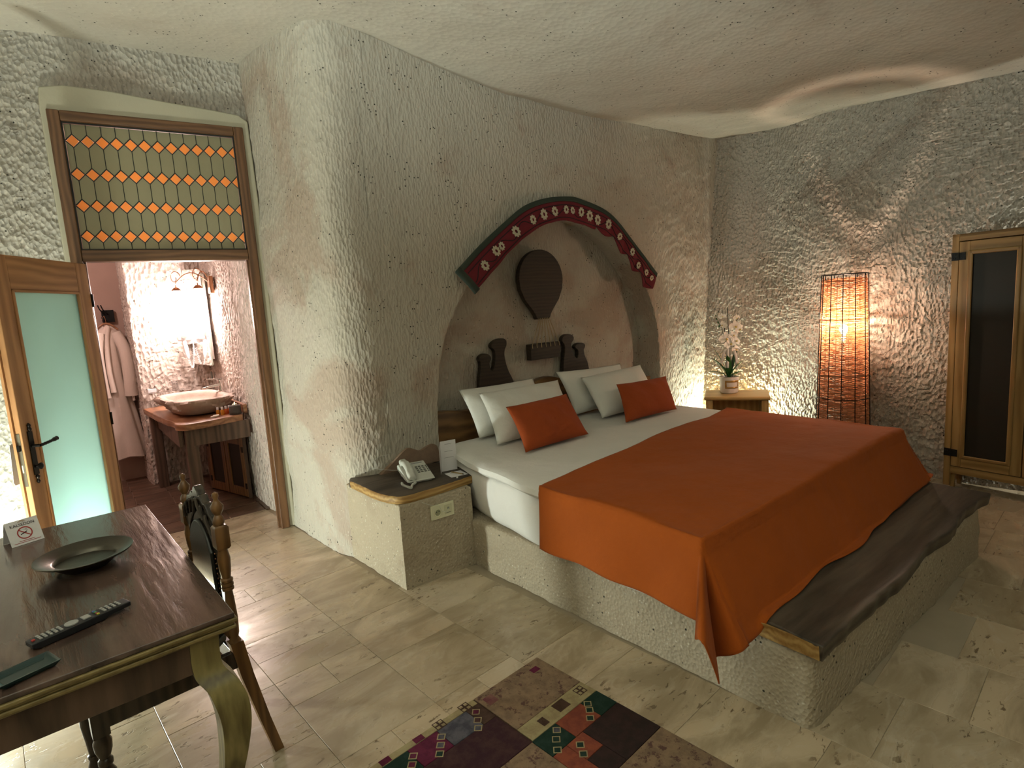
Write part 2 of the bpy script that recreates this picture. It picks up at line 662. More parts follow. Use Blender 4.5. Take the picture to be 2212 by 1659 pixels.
def m_trav():
    t = NT('travertine', (.5, .42, .3), .33, 0, .45)
    oi = t.n('ShaderNodeObjectInfo')
    co = t.co((1, 1, 1), rnd=True)
    cs = t.co((.45, 1, 1), rnd=True)
    base = t.ramp(oi.outputs['Random'], [(0, (.46, .36, .24)), (.35, (.54, .43, .30)), (.7, (.39, .31, .205)), (1, (.55, .45, .325))])
    v = t.ramp(t.noise(cs, 5, 6, .62, .9), [(.40, 0), (.62, 1)])
    c = t.mix(t.math('MULTIPLY', v, .8), base, (.27, .205, .125))
    v2 = t.ramp(t.noise(cs, 13, 5, .6, 1.4), [(.55, 0), (.68, 1)])
    c = t.mix(t.math('MULTIPLY', v2, .35), c, (.56, .48, .375))
    pit = t.ramp(t.noise(t.co((.5, 1, 1), rnd=True), 38, 3, .65, .5), [(.605, 0), (.645, 1)])
    gate = t.ramp(t.noise(co, 4, 2), [(.46, 0), (.58, 1)])
    p = t.math('MULTIPLY', pit, gate)
    c = t.mix(p, c, (.17, .12, .07))
    t.color(c)
    t.l(t.math('ADD', t.math('MULTIPLY', v, .16), .24), t.b.inputs['Roughness'])
    inv = t.math('SUBTRACT', 1., p)
    n1 = t.bump(inv, .5, .004)
    t.bump(t.noise(co, 6, 3), .12, .01, n1)
    return t.m


M['travertine'] = m_trav()


def m_bathtile():
    t = NT('slate_brown', (.12, .07, .05), .42, 0, .4)
    cs = t.co((.25, 1, 1), rnd=True)
    f = t.noise(cs, 14, 5, .6, 1)
    t.color(t.ramp(f, [(.3, (.06, .035, .022)), (.7, (.17, .10, .065))]))
    t.bump(f, .5, .006)
    return t.m


M['bath_tile'] = m_bathtile()
# ------------------------------------------------------------------ the cave shell


def sm(t):
    t = np.clip(t, 0, 1)
    return t * t * (3 - 2 * t)


def ceil_z(x, y):
    z = 3.0 + .17 * sm((2.9 - x) / 1.7) * sm((y - 1.2) / 2.4) + .05 * sm((y - 2.4) / .9) + .08 * sm((y - 3.5) / 1.0) * sm((2.2 - x) / .8) + .03 * np.sin(x * 1.1 + .5)
    z = z - .10 * sm((x - 4.0) / 1.2) * sm((2.4 - y) / 1.5)
    z = z + .10 * sm((1.8 - np.abs(x - 2.6)) / 1.8) * sm((1.6 - np.abs(y - .9)) / 1.6)
    return z


def swept(name, path, z0, z1, res, fn, mat, label, lean=None, flip=False, hole=None, ztop=None):
    """wall standing on a plan path; fn(u, z, xyz) = how far the surface stands out into the room"""
    p = resample(path, res)
    tan = np.gradient(p, axis=0)
    tan /= np.linalg.norm(tan, axis=1)[:, None]
    nrm = np.stack([tan[:, 1], -tan[:, 0]], -1) * (-1 if flip else 1)
    u = np.r_[0, np.cumsum(np.linalg.norm(np.diff(p, axis=0), axis=1))]
    zz = np.linspace(z0, z1, int((z1 - z0) / res) + 1)
    U, Z = np.meshgrid(u, zz, indexing='ij')
    X = np.repeat(p[:, :1], len(zz), 1)
    Y = np.repeat(p[:, 1:], len(zz), 1)
    if lean is not None:
        dx, dy = lean(X, Y, Z)
        X, Y = X + dx, Y + dy
    P = np.stack([X, Y, Z], -1)
    d = fn(U, Z, P)
    P[..., 0] += d * nrm[:, 0:1]
    P[..., 1] += d * nrm[:, 1:2]
    mb = MB().grid(P)
    if hole is not None:
        V = np.array(mb.v)
        F = np.array(mb.f)
        c = V[F].mean(1)
        keep = ~hole(c)
        mb.f = list(map(tuple, F[keep].tolist()))
    o = obj(name, mb, mat, smooth=True, norm=False)
    if res < .013:
        o.data.set_sharp_from_angle(angle=R(26))
    return struct(o, label)


# --- bed wall with its arched niche
BW_Y = 3.37
arch_pts = [(1.955, 0), (1.957, .35), (1.96, .64), (1.984, .994), (2.067, 1.334), (2.245, 1.639), (2.42, 1.835), (2.597, 1.975), (2.90, 2.15),
            (3.22, 2.235), (3.58, 2.19), (3.92, 1.985), (4.22, 1.655), (4.365, 1.299), (4.393, .864), (4.395, .35), (4.395, 0)]
NT_, NR_ = 420, 84
arch = resample(catmull(arch_pts, 14), n=NT_)


def outer_pts():
    a = resample([(1.60, 0), (1.60, 3.55)], n=140)
    b = resample([(1.60, 3.55), (5.75, 3.55)], n=142)[1:-1]
    c = resample([(5.75, 3.55), (5.75, 0)], n=140)
    return np.vstack([a, b, c])


outer = resample(outer_pts(), n=NT_)


def bed_disp(x, z, P):
    ch = chisel(x, z, .5, .045, .022, 3)
    f = .012 * fbm(P * 2.2, 3, 3) + .0035 * vnoise(P * 30, 8)
    edge = sm((x - 3.9) / 1.2)
    return f + (.0032 + .007 * edge) * (ch - .5)


rr = np.linspace(0, 1, NR_) ** 1.15
XZ = arch[:, None, :] * (1 - rr)[None, :, None] + outer[:, None, :] * rr[None, :, None]
P = np.stack([XZ[..., 0], np.full(XZ.shape[:2], BW_Y), XZ[..., 1]], -1)
d = bed_disp(P[..., 0], P[..., 2], P)
P[..., 1] -= d
# rounded lip and reveal running back into the rock
lip = []
for k, (inset, dep) in enumerate([(.0, .26), (-.004, .2), (.0, .14), (.004, .08), (.004, .03), (.0, .012)]):
    c = np.array([3.17, .8])
    q = arch + (c - arch) * (inset / 1.2)
    L = np.stack([q[:, 0], np.full(NT_, BW_Y + dep), q[:, 1]], -1)
    L[:, [0, 2]] += .006 * np.stack([vnoise(L * 18, 4), vnoise(L * 18, 6)], -1)
    lip.append(L)
P[:, 0, 1] += .004
P = np.concatenate([np.stack(lip, 1), P], 1)
wall_back = struct(obj('wall_back', MB().grid(P), M['tuff_smooth'], smooth=True, norm=False),
                   'pale chiselled rock wall with an arched niche behind the bed')
# niche back, slightly hollow
gx, gz = np.meshgrid(np.linspace(1.9, 4.45, 150), np.linspace(.2, 2.3, 120), indexing='ij')
Pn = np.stack([gx, np.full(gx.shape, 3.61), gz], -1)
Pn[..., 1] += .012 * fbm(Pn * 2.5, 3, 11) + .004 * vnoise(Pn * 26, 12)
obj('niche_back', MB().grid(Pn), M['tuff_smooth'], wall_back, smooth=True, norm=False)
# the ledge of rock that carries the bedside shelf


def slab(outline, z0, z1, rnd=.02, res=.03, amp=.004, seed=1, fz=None, nz=5, shear=0.):
    """solid slab over an outline, with softened upper edge and uneven sides; returns MB"""
    pts = resample(outline, res, closed=True)
    n = len(pts)
    c = pts.mean(0)
    nx = np.roll(pts, -1, 0) - np.roll(pts, 1, 0)
    area = np.sum(pts[:, 0] * np.roll(pts[:, 1], -1) - np.roll(pts[:, 0], -1) * pts[:, 1])
    out = np.stack([nx[:, 1], -nx[:, 0]], -1) / np.linalg.norm(nx, axis=1)[:, None] * (1 if area > 0 else -1)
    rings = []
    prof = [(0, z0)] + [(0, z0 + (z1 - rnd - z0) * k / nz) for k in range(1, nz + 1)]
    prof += [(rnd * (1 - math.cos(a)), z1 - rnd + rnd * math.sin(a)) for a in (R(30), R(60), R(90))]
    prof += [(rnd + .006, z1)]
    for ins, z in prof:
        q = pts - out * ins
        P3 = np.stack([q[:, 0], q[:, 1], np.full(n, z)], -1)
        dd = amp * (fbm(P3 * 7, 3, seed) + .6 * vnoise(P3 * 34, seed + 5))
        P3[:, :2] += out * (dd + shear * (z - z0))[:, None]
        if fz is not None and z > z0 + 1e-6:
            P3[:, 2] += fz(P3[:, 0], P3[:, 1])
        rings.append([tuple(p) for p in P3])
    return MB().loft(rings)


obj('stone_ledge', slab([(1.362, 2.832), (1.84, 2.822), (1.84, 3.5), (1.325, 3.5)], 0, .492, .008, .02, .004, 2, nz=12), M['tuff_cut'], wall_back, smooth=True)

# broken plaster above the shelf
bp = chaikin([(1.50, .535), (1.55, .565), (1.60, .60), (1.66, .645), (1.71, .675), (1.76, .655), (1.80, .63), (1.85, .65), (1.90, .665), (1.94, .64), (1.945, .535)], 2)
obj('broken_plaster', MB().prism([tuple(p) for p in bp], 'y', BW_Y - .022, BW_Y + .02), M['broken'], wall_back, bevel=.006)

# --- pillar between the bathroom door and the bed wall


def pil_disp(u, z, P):
    return .020 * fbm(P * 1.6, 3, 2) + .004 * vnoise(P * 30, 8) + .0035 * (chisel(u, z, .9, .045, .022, 6) - .5)


def pil_lean(X, Y, Z):
    k = sm((Z - 2.2) / 1.1)
    return .10 * k * sm((4.2 - Y) / .6) * 0 - .05 * k, 0 * Z


ppath = chaikin([(1.235, 4.75), (1.235, 4.45), (1.275, 3.85), (1.318, 3.47), (1.46, BW_Y), (1.64, BW_Y)], 3)
swept('wall_pillar', ppath, 0, 3.62, .016, pil_disp, M['tuff_smooth'], 'rounded rock pillar between the bathroom door and the bed niche', lean=None, flip=True)

# --- lamp wall


def lamp_disp(u, z, P):
    a = chisel(u, z, .35, .062, .034, 4)
    b = chisel(u + 3.1, z, 1.0, .05, .030, 14)
    m = sm(.5 + .9 * vnoise(P * 1.2, 19))
    return .030 * fbm(P * 1.1, 3, 9) + .014 * (m * a + (1 - m) * b - .5) + .006 * vnoise(P * 28, 10)


def lamp_lean(X, Y, Z):
    return (.10 * sm((Y - 2.3) / 1.0) + .02) * Z, 0 * Z


rpath = chaikin([(4.97, 3.75), (4.99, 3.42), (5.12, 3.18), (5.33, 2.9), (5.33, 2.4), (5.27, 1.9), (5.27, 1.3), (5.33, .8), (5.42, .2)], 2)
struct(obj('wall_right_rear', MB().grid(np.array([[(5.40, .28, -.02), (5.48, .28, 3.5)], [(5.55, -2.3, -.02), (5.55, -2.3, 3.5)]])), M['tuff'], norm=False), 'rock wall beyond the cabinet')
swept('wall_right', rpath, -.02, 3.5, .0095, lamp_disp, M['tuff'], 'rough adze-marked rock wall behind the wicker lamp', lean=lamp_lean, flip=True)

# --- door wall with its opening


def dw_disp(u, z, P):
    f = sm((.25 - P[..., 0]) / .3)
    return .018 * fbm(P * 1.9, 3, 21) + (.004 + .013 * f) * (chisel(u, z, .9, .06, .03, 7) - .5) + .005 * vnoise(P * 36, 3) - .10 * sm((z - 2.62) / .12) * 0


DX0, DX1 = .13, 1.21
dpath = [(-2.3, 4.80), (-.4, 4.60), (.10, 4.545), (1.30, 4.425)]
swept('wall_door', dpath, -.02, 3.65, .018, dw_disp, M['tuff'], 'rock wall around the bathroom door',
      hole=lambda c: (c[:, 0] > .12) & (c[:, 0] < 1.23) & (c[:, 2] < 2.92), flip=False)

# --- unseen sides of the room
swept('wall_left', [(-2.2, -2.3), (-2.2, 4.9)], -.02, 3.6, .06, lambda u, z, P: .03 * fbm(P * 1.5, 3, 5), M['tuff'], 'rock wall on the side of the writing table')
swept('wall_near', [(5.6, -2.2), (-2.3, -2.2)], -.02, 3.6, .06, lambda u, z, P: .03 * fbm(P * 1.5, 3, 6), M['tuff'], 'rock wall behind the viewer')

# --- ceiling
cx, cy = np.meshgrid(np.linspace(-2.4, 6.1, 250), np.linspace(-2.4, 5.0, 220), indexing='ij')
Pc = np.stack([cx, cy, ceil_z(cx, cy)], -1)
Pc[..., 2] += .012 * fbm(Pc * 1.7, 3, 41) + .0035 * vnoise(Pc * 17, 4)
struct(obj('ceiling', MB().grid(Pc), M['tuff_ceiling'], smooth=True, norm=False), 'speckled undulating rock ceiling')

# --- bathroom shell
swept('wall_bath_right', [(1.235, 4.44), (1.215, 5.2), (1.225, 6.72)], -.02, 3.0, .0125,
      lambda u, z, P: .012 * fbm(P * 2, 3, 51) + .008 * (chisel(u, z, 1.45, .09, .025, 9) - .5) + .004 * vnoise(P * 40, 2), M['bath_tuff'], 'pink-lit chiselled bathroom wall beside the mirror', flip=True)
swept('wall_bath_back', chaikin([(.565, 7.2), (.565, 6.64), (.60, 6.63), (1.3, 6.63)], 2), -.02, 3.0, .0125,
      lambda u, z, P: .012 * fbm(P * 2, 3, 52) + .008 * (chisel(u, z, .5, .06, .03, 10) - .5) + .004 * vnoise(P * 40, 2), M['bath_tuff'], 'rough bathroom wall behind the stone basin', flip=True)
swept('wall_bath_far', [(-1.5, 7.12), (.62, 7.12)], -.02, 3.0, .05, lambda u, z, P: .008 * fbm(P * 2, 3, 53), M['bath_smooth'], 'smooth brown bathroom wall where the robe hangs', flip=False)
swept('wall_bath_left', [(-1.4, 4.75), (-1.4, 7.2)], -.02, 3.0, .08, lambda u, z, P: .01 * fbm(P * 2, 3, 54), M['bath_smooth'], 'bathroom side wall', flip=False)
struct(obj('ceiling_bathroom', MB().box(-1.5, 1.6, 4.95, 7.3, 2.97, 3.02).box(.10, 1.3, 4.60, 4.96, 2.93, 3.02), M['bath_smooth']), 'bathroom ceiling')
# reveal of the door opening, bathroom side
struct(obj('wall_bath_front', MB().box(-1.5, .10, 4.9, 4.96, 0, 2.98).box(.06, .12, 4.64, 4.96, 0, 2.98), M['bath_smooth']), 'bathroom side of the door wall')

# ------------------------------------------------------------------ floor
floor = struct(box('floor', (-2.3, 5.8, -2.3, 4.93, -.06, -.003), M['grout']), 'floor of travertine slabs in mixed sizes')
TA = R(4.32)
MU = .2055
tile_me = {}


def tile_mesh(w, h, key='t', th=.012, gap=.0007):
    k = (round(w, 3), round(h, 3), key)
    if k not in tile_me:
        b = .0011
        x, y = w / 2 - gap, h / 2 - gap
        mb = MB()
        r0 = [(-x, -y), (x, -y), (x, y), (-x, y)]
        r1 = [(-x + b, -y + b), (x - b, -y + b), (x - b, y - b), (-x + b, y - b)]
        mb.loft([[(*p, -th) for p in r0], [(*p, -b) for p in r0], [(*p, 0) for p in r1]])
        me = mb.mesh('floor_tile')
        fixnormals(me)
        tile_me[k] = me
    return tile_me[k]


def hidden(x, y):
    """places nothing of which can be seen: under platform, ledge, outside the walls, far behind the camera"""
    if x > 1.95 and x < 3.8 and y > .92:
        return True
    if x > 1.42 and y > 2.9 and x < 4.0:
        return True
    if x > 5.6 or y > 4.9:
        return True
    if x > 1.28 and y > 3.1 and x < 2:
        return True
    if y < 1.1 and x < .1 or y < -.3 or x < -.75:
        return True
    if x > 3.8 and (x * .615 + y * .789 > 5.4) and y > 1.8:
        return True
    return False


U0, V0 = 1.137, 2.032
occ = set()
tiles = []


def put(i, j, a, b):
    for p in range(a):
        for q in range(b):
            if (i + p, j + q) in occ:
                return False
    for p in range(a):
        for q in range(b):
            occ.add((i + p, j + q))
    tiles.append((i, j, a, b))
    return True


# pieces that can be read off the photograph (cell units from the joint at U0, V0)
for tl in [(-2, 1, 1, 1), (-1, 1, 1, 1), (-2, 2, 2, 1) if False else (-2, 2, 2, 1), (-4, 0, 2, 2), (-4, 2, 2, 2), (-2, 4, 2, 3) if False else (-2, 4, 2, 2),
           (0, 3, 2, 3), (0, 1, 2, 2), (0, -1, 2, 2), (-2, -2, 2, 3) if False else (-2, -1, 2, 2), (-1, 6, 1, 1), (-2, 6, 1, 1), (-2, 3, 2, 1), (0, 6, 2, 2), (0, 8, 2, 2), (-2, 7, 2, 2)]:
    put(*tl)
rs = random.Random(5)
for j in range(-12, 16):
    for i in range(-10, 2):
        if (i, j) in occ:
            continue
        opts = [(2, 2), (2, 3), (3, 2), (2, 1), (1, 2), (1, 1)]
        rs.shuffle(opts)
        for a, b in opts + [(1, 1)]:
            if i + a <= 2 and all((i + p, j + q) not in occ for p in range(a) for q in range(b)):
                put(i, j, a, b)
                break
# wider slabs of the strip beside the platform and of the floor beyond its foot
ca, sa = math.cos(TA), math.sin(TA)


def lay(u, v, w, h, z=0.0, key='t', mat=None, parent=None, ang=TA):
    c, s_ = math.cos(ang), math.sin(ang)
    x, y = u * c - v * s_, u * s_ + v * c
    return x, y


n_t = 0
for i, j, a, b in tiles:
    u, v = U0 + (i + a / 2) * MU, V0 + (j + b / 2) * MU * 1.006
    x, y = u * ca - v * sa, u * sa + v * ca
    if hidden(x, y):
        continue
    w, h = a * MU, b * MU * 1.006
    rot = TA
    o = link('floor_tile', tile_mesh(w, h), M['travertine'], floor, (x, y, 0.0), rot)
    n_t += 1
us = U0 + 2 * MU
rs = random.Random(3)
v = -1.2
cols = [(us, us + .42), (us + .42, us + .82), (us + .82, us + 1.23), (us + 1.23, us + 1.64), (us + 1.64, us + 2.05), (us + 2.05, us + 2.46), (us + 2.46, us + 2.87), (us + 2.87, us + 3.28), (us + 3.28, us + 3.7), (us + 3.7, us + 4.12)]
for k, (a, b) in enumerate(cols):
    v = -1.1 + .2 * (k % 3)
    while v < 3.2:
        h = rs.choice((.41, .41, .617, .3))
        u_, v_ = (a + b) / 2, v + h / 2
        x, y = u_ * ca - v_ * sa, u_ * sa + v_ * ca
        if not hidden(x, y) and not (k > 0 and y > 1.6 and x < 3.85):
            link('floor_tile', tile_mesh(b - a, h), M['travertine'], floor, (x, y, 0.0), TA)
            n_t += 1
        v += h
print('floor tiles', n_t)
# bathroom floor
bfloor = struct(box('floor_bathroom', (-1.5, 1.5, 4.93, 7.3, -.06, -.006), M['bath_grout']), 'dark brown tiled bathroom floor')
for i in range(-2, 5):
    for j in range(9):
        x, y = .10 + (i + .5) * .27, 4.945 + (j + .5) * .27
        if x < -.1:
            continue
        link('floor_tile', tile_mesh(.27, .27, 'bath', gap=.004), M['bath_tile'], bfloor, (x, y, 0.004), R(-2))
# ------------------------------------------------------------------ door frame (trim), transom window, door leaf
fr_a = math.atan2(4.425 - 4.545, 1.2 - .13)
FX, FY = .135, 4.525
FW = 1.075
trim = bpy.data.objects.new('trim_1', None)
COL.objects.link(trim)
trim.location = (FX, FY, 0)
trim.rotation_euler = (0, 0, fr_a)
struct(trim, 'dark brown wooden frame of the bathroom door')
jw = .062
box('jamb', (0, jw, -.035, .07, 0, 2.885), M['frame_wood'], trim, .006)
box('jamb', (FW - jw, FW, -.035, .07, 0, 2.885), M['frame_wood'], trim, .006)
box('head', (jw, FW - jw, -.035, .07, 2.825, 2.885), M['frame_wood_x'], trim, .006)
box('transom_bar', (jw, FW - jw, -.035, .07, 1.99, 2.062), M['frame_wood_x'], trim, .006)
box('stop', (jw, jw + .012, .01, .07, 0, 1.99), M['frame_wood'], trim)
box('stop', (FW - jw - .012, FW - jw, .01, .07, 0, 1.99), M['frame_wood'], trim)
# lime plaster around the frame
plo = [(-.035, 0), (-.03, 1.2), (-.028, 2.2), (-.03, 2.9), (-.02, 3.01), (.10, 3.035), (.35, 3.03), (.62, 3.005), (.9, 2.985), (1.06, 2.97), (1.115, 2.93), (1.125, 2.4), (1.12, 1.2), (1.12, 0),
       (1.05, 0), (1.05, 2.87), (.03, 2.87), (.03, 0)]
obj('plaster_surround', MB().prism(plo, 'y', -.02, .1), M['plaster'], trim, bevel=.01)

win = bpy.data.objects.new('window_1', None)
COL.objects.link(win)
win.location = (FX, FY, 0)
win.rotation_euler = (0, 0, fr_a)
struct(win, 'leaded transom window of amber diamonds and obscured glass above the bathroom door')
WX0, WX1, WZ0, WZ1 = jw + .008, FW - jw - .008, 2.070, 2.818
Wd, Hd = WX1 - WX0, WZ1 - WZ0
bead = MB().box(WX0 - .008, WX0, -.012, .0, WZ0, WZ1).box(WX1, WX1 + .008, -.012, .0, WZ0, WZ1).box(WX0 - .008, WX1 + .008, -.012, .0, WZ1, WZ1 + .008).box(WX0 - .008, WX1 + .008, -.012, .0, WZ0 - .008, WZ0)
obj('glazing_bead', bead, M['lead'], win)
sp = Wd * .962 / 12
cxs = [WX0 + .038 * Wd + i * sp for i in range(-1, 14)]
rows = [WZ1 - Hd * f for f in (.132, .395, .648, .895)]
hh = .040


def clipx(poly, x0, x1):
    for lim, sgn in ((x0, 1), (x1, -1)):
        out = []
        for i in range(len(poly)):
            a, b = poly[i], poly[(i + 1) % len(poly)]
            ia, ib = (a[0] - lim) * sgn >= 0, (b[0] - lim) * sgn >= 0
            if ia:
                out.append(a)
            if ia != ib:
                t_ = (lim - a[0]) / (b[0] - a[0])
                out.append((lim, a[1] + (b[1] - a[1]) * t_))
        poly = out
        if not poly:
            return []
    return poly


def shrink(poly, g=.0025):
    c = np.mean(poly, 0)
    P_ = np.array(poly)
    L_ = np.linalg.norm(P_ - c, axis=1)[:, None]
    return [tuple(p) for p in c + (P_ - c) * np.clip(1 - g / np.maximum(L_, 1e-4), .3, 1)]


came = MB()


def bar(a, b, w=.0035):
    a, b = np.array(a), np.array(b)
    if max(a[0], b[0]) < WX0 + .002 or min(a[0], b[0]) > WX1 - .002:
        return
    if a[0] < WX0 or b[0] < WX0 or a[0] > WX1 or b[0] > WX1:
        lo, hi = (a, b) if a[0] < b[0] else (b, a)
        if lo[0] < WX0:
            lo = lo + (hi - lo) * (WX0 - lo[0]) / (hi[0] - lo[0])
        if hi[0] > WX1:
            hi = lo + (hi - lo) * (WX1 - lo[0]) / (hi[0] - lo[0])
        a, b = lo, hi
    came.tube([(a[0], .008, a[1]), (b[0], .008, b[1])], w, 5)


def pane(poly, mat):
    poly = clipx(poly, WX0, WX1)
    if len(poly) < 3:
        return
    w = max(p[0] for p in poly) - min(p[0] for p in poly)
    if w < .008:
        return
    obj('pane', MB().prism(shrink(poly), 'y', .006, .010), mat, win)


for i, c in enumerate(cxs):
    h = sp / 2
    for k, z in enumerate(rows):
        if -1 < (c - WX0 + h):
            pane([(c - h * .9, z), (c, z - hh * .92), (c + h * .9, z), (c, z + hh * .92)], M['amber'])
        for q in (((c - h, z), (c, z + hh)), ((c, z + hh), (c + h, z)), ((c + h, z), (c, z - hh)), ((c, z - hh), (c - h, z))):
            bar(*q)
        nxt = rows[k + 1] if k < 3 else None
        bar((c, z - hh), (c, nxt + hh if nxt else WZ0))
        if k == 0:
            bar((c, z + hh), (c, WZ1))
            pane([(c, z + hh), (c + h, z), (c + sp, z + hh), (c + sp, WZ1), (c, WZ1)], M['clear_pane'])
        if nxt:
            pane([(c, z - hh), (c + h, z), (c + sp, z - hh), (c + sp, nxt + hh), (c + h, nxt), (c, nxt + hh)], M['clear_pane'])
        else:
            pane([(c, z - hh), (c + h, z), (c + sp, z - hh), (c + sp, WZ0), (c, WZ0)], M['clear_pane'])
obj('lead_came', came, M['lead'], win)

# door leaf, swung into the room; local x from hinge to free edge, local -y is the face towards the camera side
hx, hy = .205, 4.475
ex, ey = -.205, 3.86
la = math.atan2(ey - hy, ex - hx)
LW = math.hypot(ex - hx, ey - hy)
leaf = bpy.data.objects.new('door_1', None)
COL.objects.link(leaf)
leaf.location = (hx, hy, 0)
leaf.rotation_euler = (0, 0, la)
struct(leaf, 'open pine bathroom door with a frosted glass panel and iron handle')
T0, T1 = -.042, 0.0   # thickness along local y
sw = .105
box('stile', (0, sw, T0, T1, .012, 1.975), M['door_wood'], leaf, .004)
box('stile', (LW - sw, LW, T0, T1, .012, 1.975), M['door_wood'], leaf, .004)
box('top_rail', (sw, LW - sw, T0, T1, 1.80, 1.975), M['door_wood_x'], leaf, .003)
box('bottom_rail', (sw, LW - sw, T0, T1, .012, .20), M['door_wood_x'], leaf, .003)
box('glass_panel', (sw - .01, LW - sw + .01, -.026, -.018, .19, 1.81), M['frosted'], leaf)
mo = M['door_wood']
for y0, y1 in ((T1 - .012, T1 + .006), (T0 - .006, T0 + .012)):
    box('glazing_bead', (sw, sw + .014, y0, y1, .20, 1.80), mo, leaf, .003)
    box('glazing_bead', (LW - sw - .014, LW - sw, y0, y1, .20, 1.80), mo, leaf, .003)
    box('glazing_bead', (sw, LW - sw, y0, y1, 1.786, 1.80), M['door_wood_x'], leaf, .003)
    box('glazing_bead', (sw, LW - sw, y0, y1, .20, .214), M['door_wood_x'], leaf, .003)
# rebate lip, lock plate and handle set
box('rebate_lip', (LW, LW + .012, T0 - .0, T0 + .014, .012, 1.975), M['door_wood'], leaf)
lp = box('lock_plate', (LW, LW + .002, -.032, -.010, .78, 1.06), M['steel'], leaf)
box('latch', (LW + .002, LW + .012, -.028, -.014, .97, 1.0), M['iron_handle'], lp)
box('bolt_slot', (LW + .002, LW + .0035, -.024, -.018, .855, .895), M['ivory'], lp)
for sgn, yy in ((1, T1), (-1, T0)):
    def yv(a):
        return yy + sgn * a
    X = LW - .052
    hs = MB().box(X - .017, X + .017, min(yv(0), yv(.006)), max(yv(0), yv(.006)), .83, 1.065)
    hs.lathe([(.003, 0), (.012, .012), (.007, .024), (.011, .034), (.002, .046)], 10, (X, yv(.004), 1.062))
    hs.lathe([(.002, -.05), (.010, -.038), (.005, -.026), (.012, -.012), (.003, 0)], 10, (X, yv(.004), .832))
    hd = obj('handle_plate', hs, M['iron_handle'], leaf, bevel=.002)
    lv = MB().tube([(X, yv(.004), .985), (X, yv(.045), .985)], .008, 10)
    pth = [(X - .004 - .125 * t_, yv(.046 + .004 * math.sin(t_ * 3)), .985 + .012 * t_) for t_ in np.linspace(0, 1, 15)]
    lv.tube(pth, [.007 + (.0022 if k % 2 else 0) + .003 * (k > 9) for k in range(14)] + [.003], 10)
    obj('lever', lv, M['iron_handle'], hd, smooth=True)
    obj('turn_knob', MB().lathe([(.006, 0), (.006, .02), (.016, .024), (.018, .032), (.006, .040)], 12, (0, 0, 0), 'y'), M['iron_handle'], hd, smooth=True, loc=(X, yv(0) if sgn > 0 else yv(.04), .875))
for z in (.25, 1.0, 1.75):
    obj('hinge', MB().tube([(-.004, .004, z - .04), (-.004, .004, z + .04)], .007, 8), M['iron_handle'], leaf, smooth=True)
# ------------------------------------------------------------------ bed platform, bench plank, mattress
plat = obj('bed_platform', slab(chaikin([(1.822, 3.36), (1.832, 2.6), (1.88, 1.3), (1.898, .90), (1.905, .853), (1.96, .845), (2.6, .84), (3.6, .833), (3.86, .832), (3.905, .84), (3.912, .9), (3.91, 2.2), (3.91, 3.36)], 2, True), 0, .287, .025, .022, .006, 3, nz=9), M['tuff_cut'], smooth=True)
tag(plat, 'low carved stone platform carrying the mattress', 'platform')

BZ = .352
edge_noise = lambda x: .006 * np.sin(x * 9) + .010 * vnoise(np.stack([x * 4, 0 * x, 0 * x], -1), 77) + .004 * vnoise(np.stack([x * 16, 0 * x, 0 * x], -1), 78)
bx = np.linspace(1.895, 3.965, 70)
bench_out = [(x, .812 + .018 * (x - 1.9) / 2 + float(edge_noise(np.array([x]))[0])) for x in bx] + [(3.975, 1.20), (1.93, 1.20)]
bench = thing('bench_plank', 'dark live-edge wooden plank laid across the foot of the bed platform', 'bench', (0, 0, 0))
bo = slab(bench_out, .29, BZ, .008, .02, .002, 4, nz=3, shear=.15)
bo = obj('plank', bo, M['slab_dark'], bench, smooth=True)
# pale sawn end
obj('sawn_end', MB().prism([(.818, .293), (1.19, .293), (1.19, .346), (.82, .346)], 'x', 1.888, 1.8955), M['slab_edge'], bench)

MZ = .652
A_, B_, C_, D_ = (1.785, 1.20), (1.985, 3.30), (3.99, 3.34), (3.955, 1.26)


def rquad(q, r, n=7):
    """outline of a quad with rounded corners"""
    out = []
    m = len(q)
    for i in range(m):
        p0, p, p1 = np.array(q[i - 1]), np.array(q[i]), np.array(q[(i + 1) % m])
        a = p + (p0 - p) / np.linalg.norm(p0 - p) * r
        b = p + (p1 - p) / np.linalg.norm(p1 - p) * r
        for k in range(n + 1):
            t_ = k / n
            out.append((1 - t_) ** 2 * a + 2 * t_ * (1 - t_) * p + t_ ** 2 * b)
    return out


def padded(outline, zs, res=.03, amp=.004, seed=1, top_fill=True):
    """soft body: list of (inset, z) rings over an outline, closed by a quilted top"""
    pts = resample(outline, res, closed=True)
    nx = np.roll(pts, -1, 0) - np.roll(pts, 1, 0)
    area = np.sum(pts[:, 0] * np.roll(pts[:, 1], -1) - np.roll(pts[:, 0], -1) * pts[:, 1])
    out = np.stack([nx[:, 1], -nx[:, 0]], -1) / np.linalg.norm(nx, axis=1)[:, None] * (1 if area > 0 else -1)
    rings = []
    for ins, z in zs:
        q = pts - out * ins
        P3 = np.stack([q[:, 0], q[:, 1], np.full(len(q), z)], -1)
        P3[:, :2] += out * (amp * fbm(P3 * 6, 2, seed))[:, None]
        P3[:, 2] += amp * .6 * vnoise(P3 * 5, seed + 3)
        rings.append([tuple(p) for p in P3])
    return MB().loft(rings)


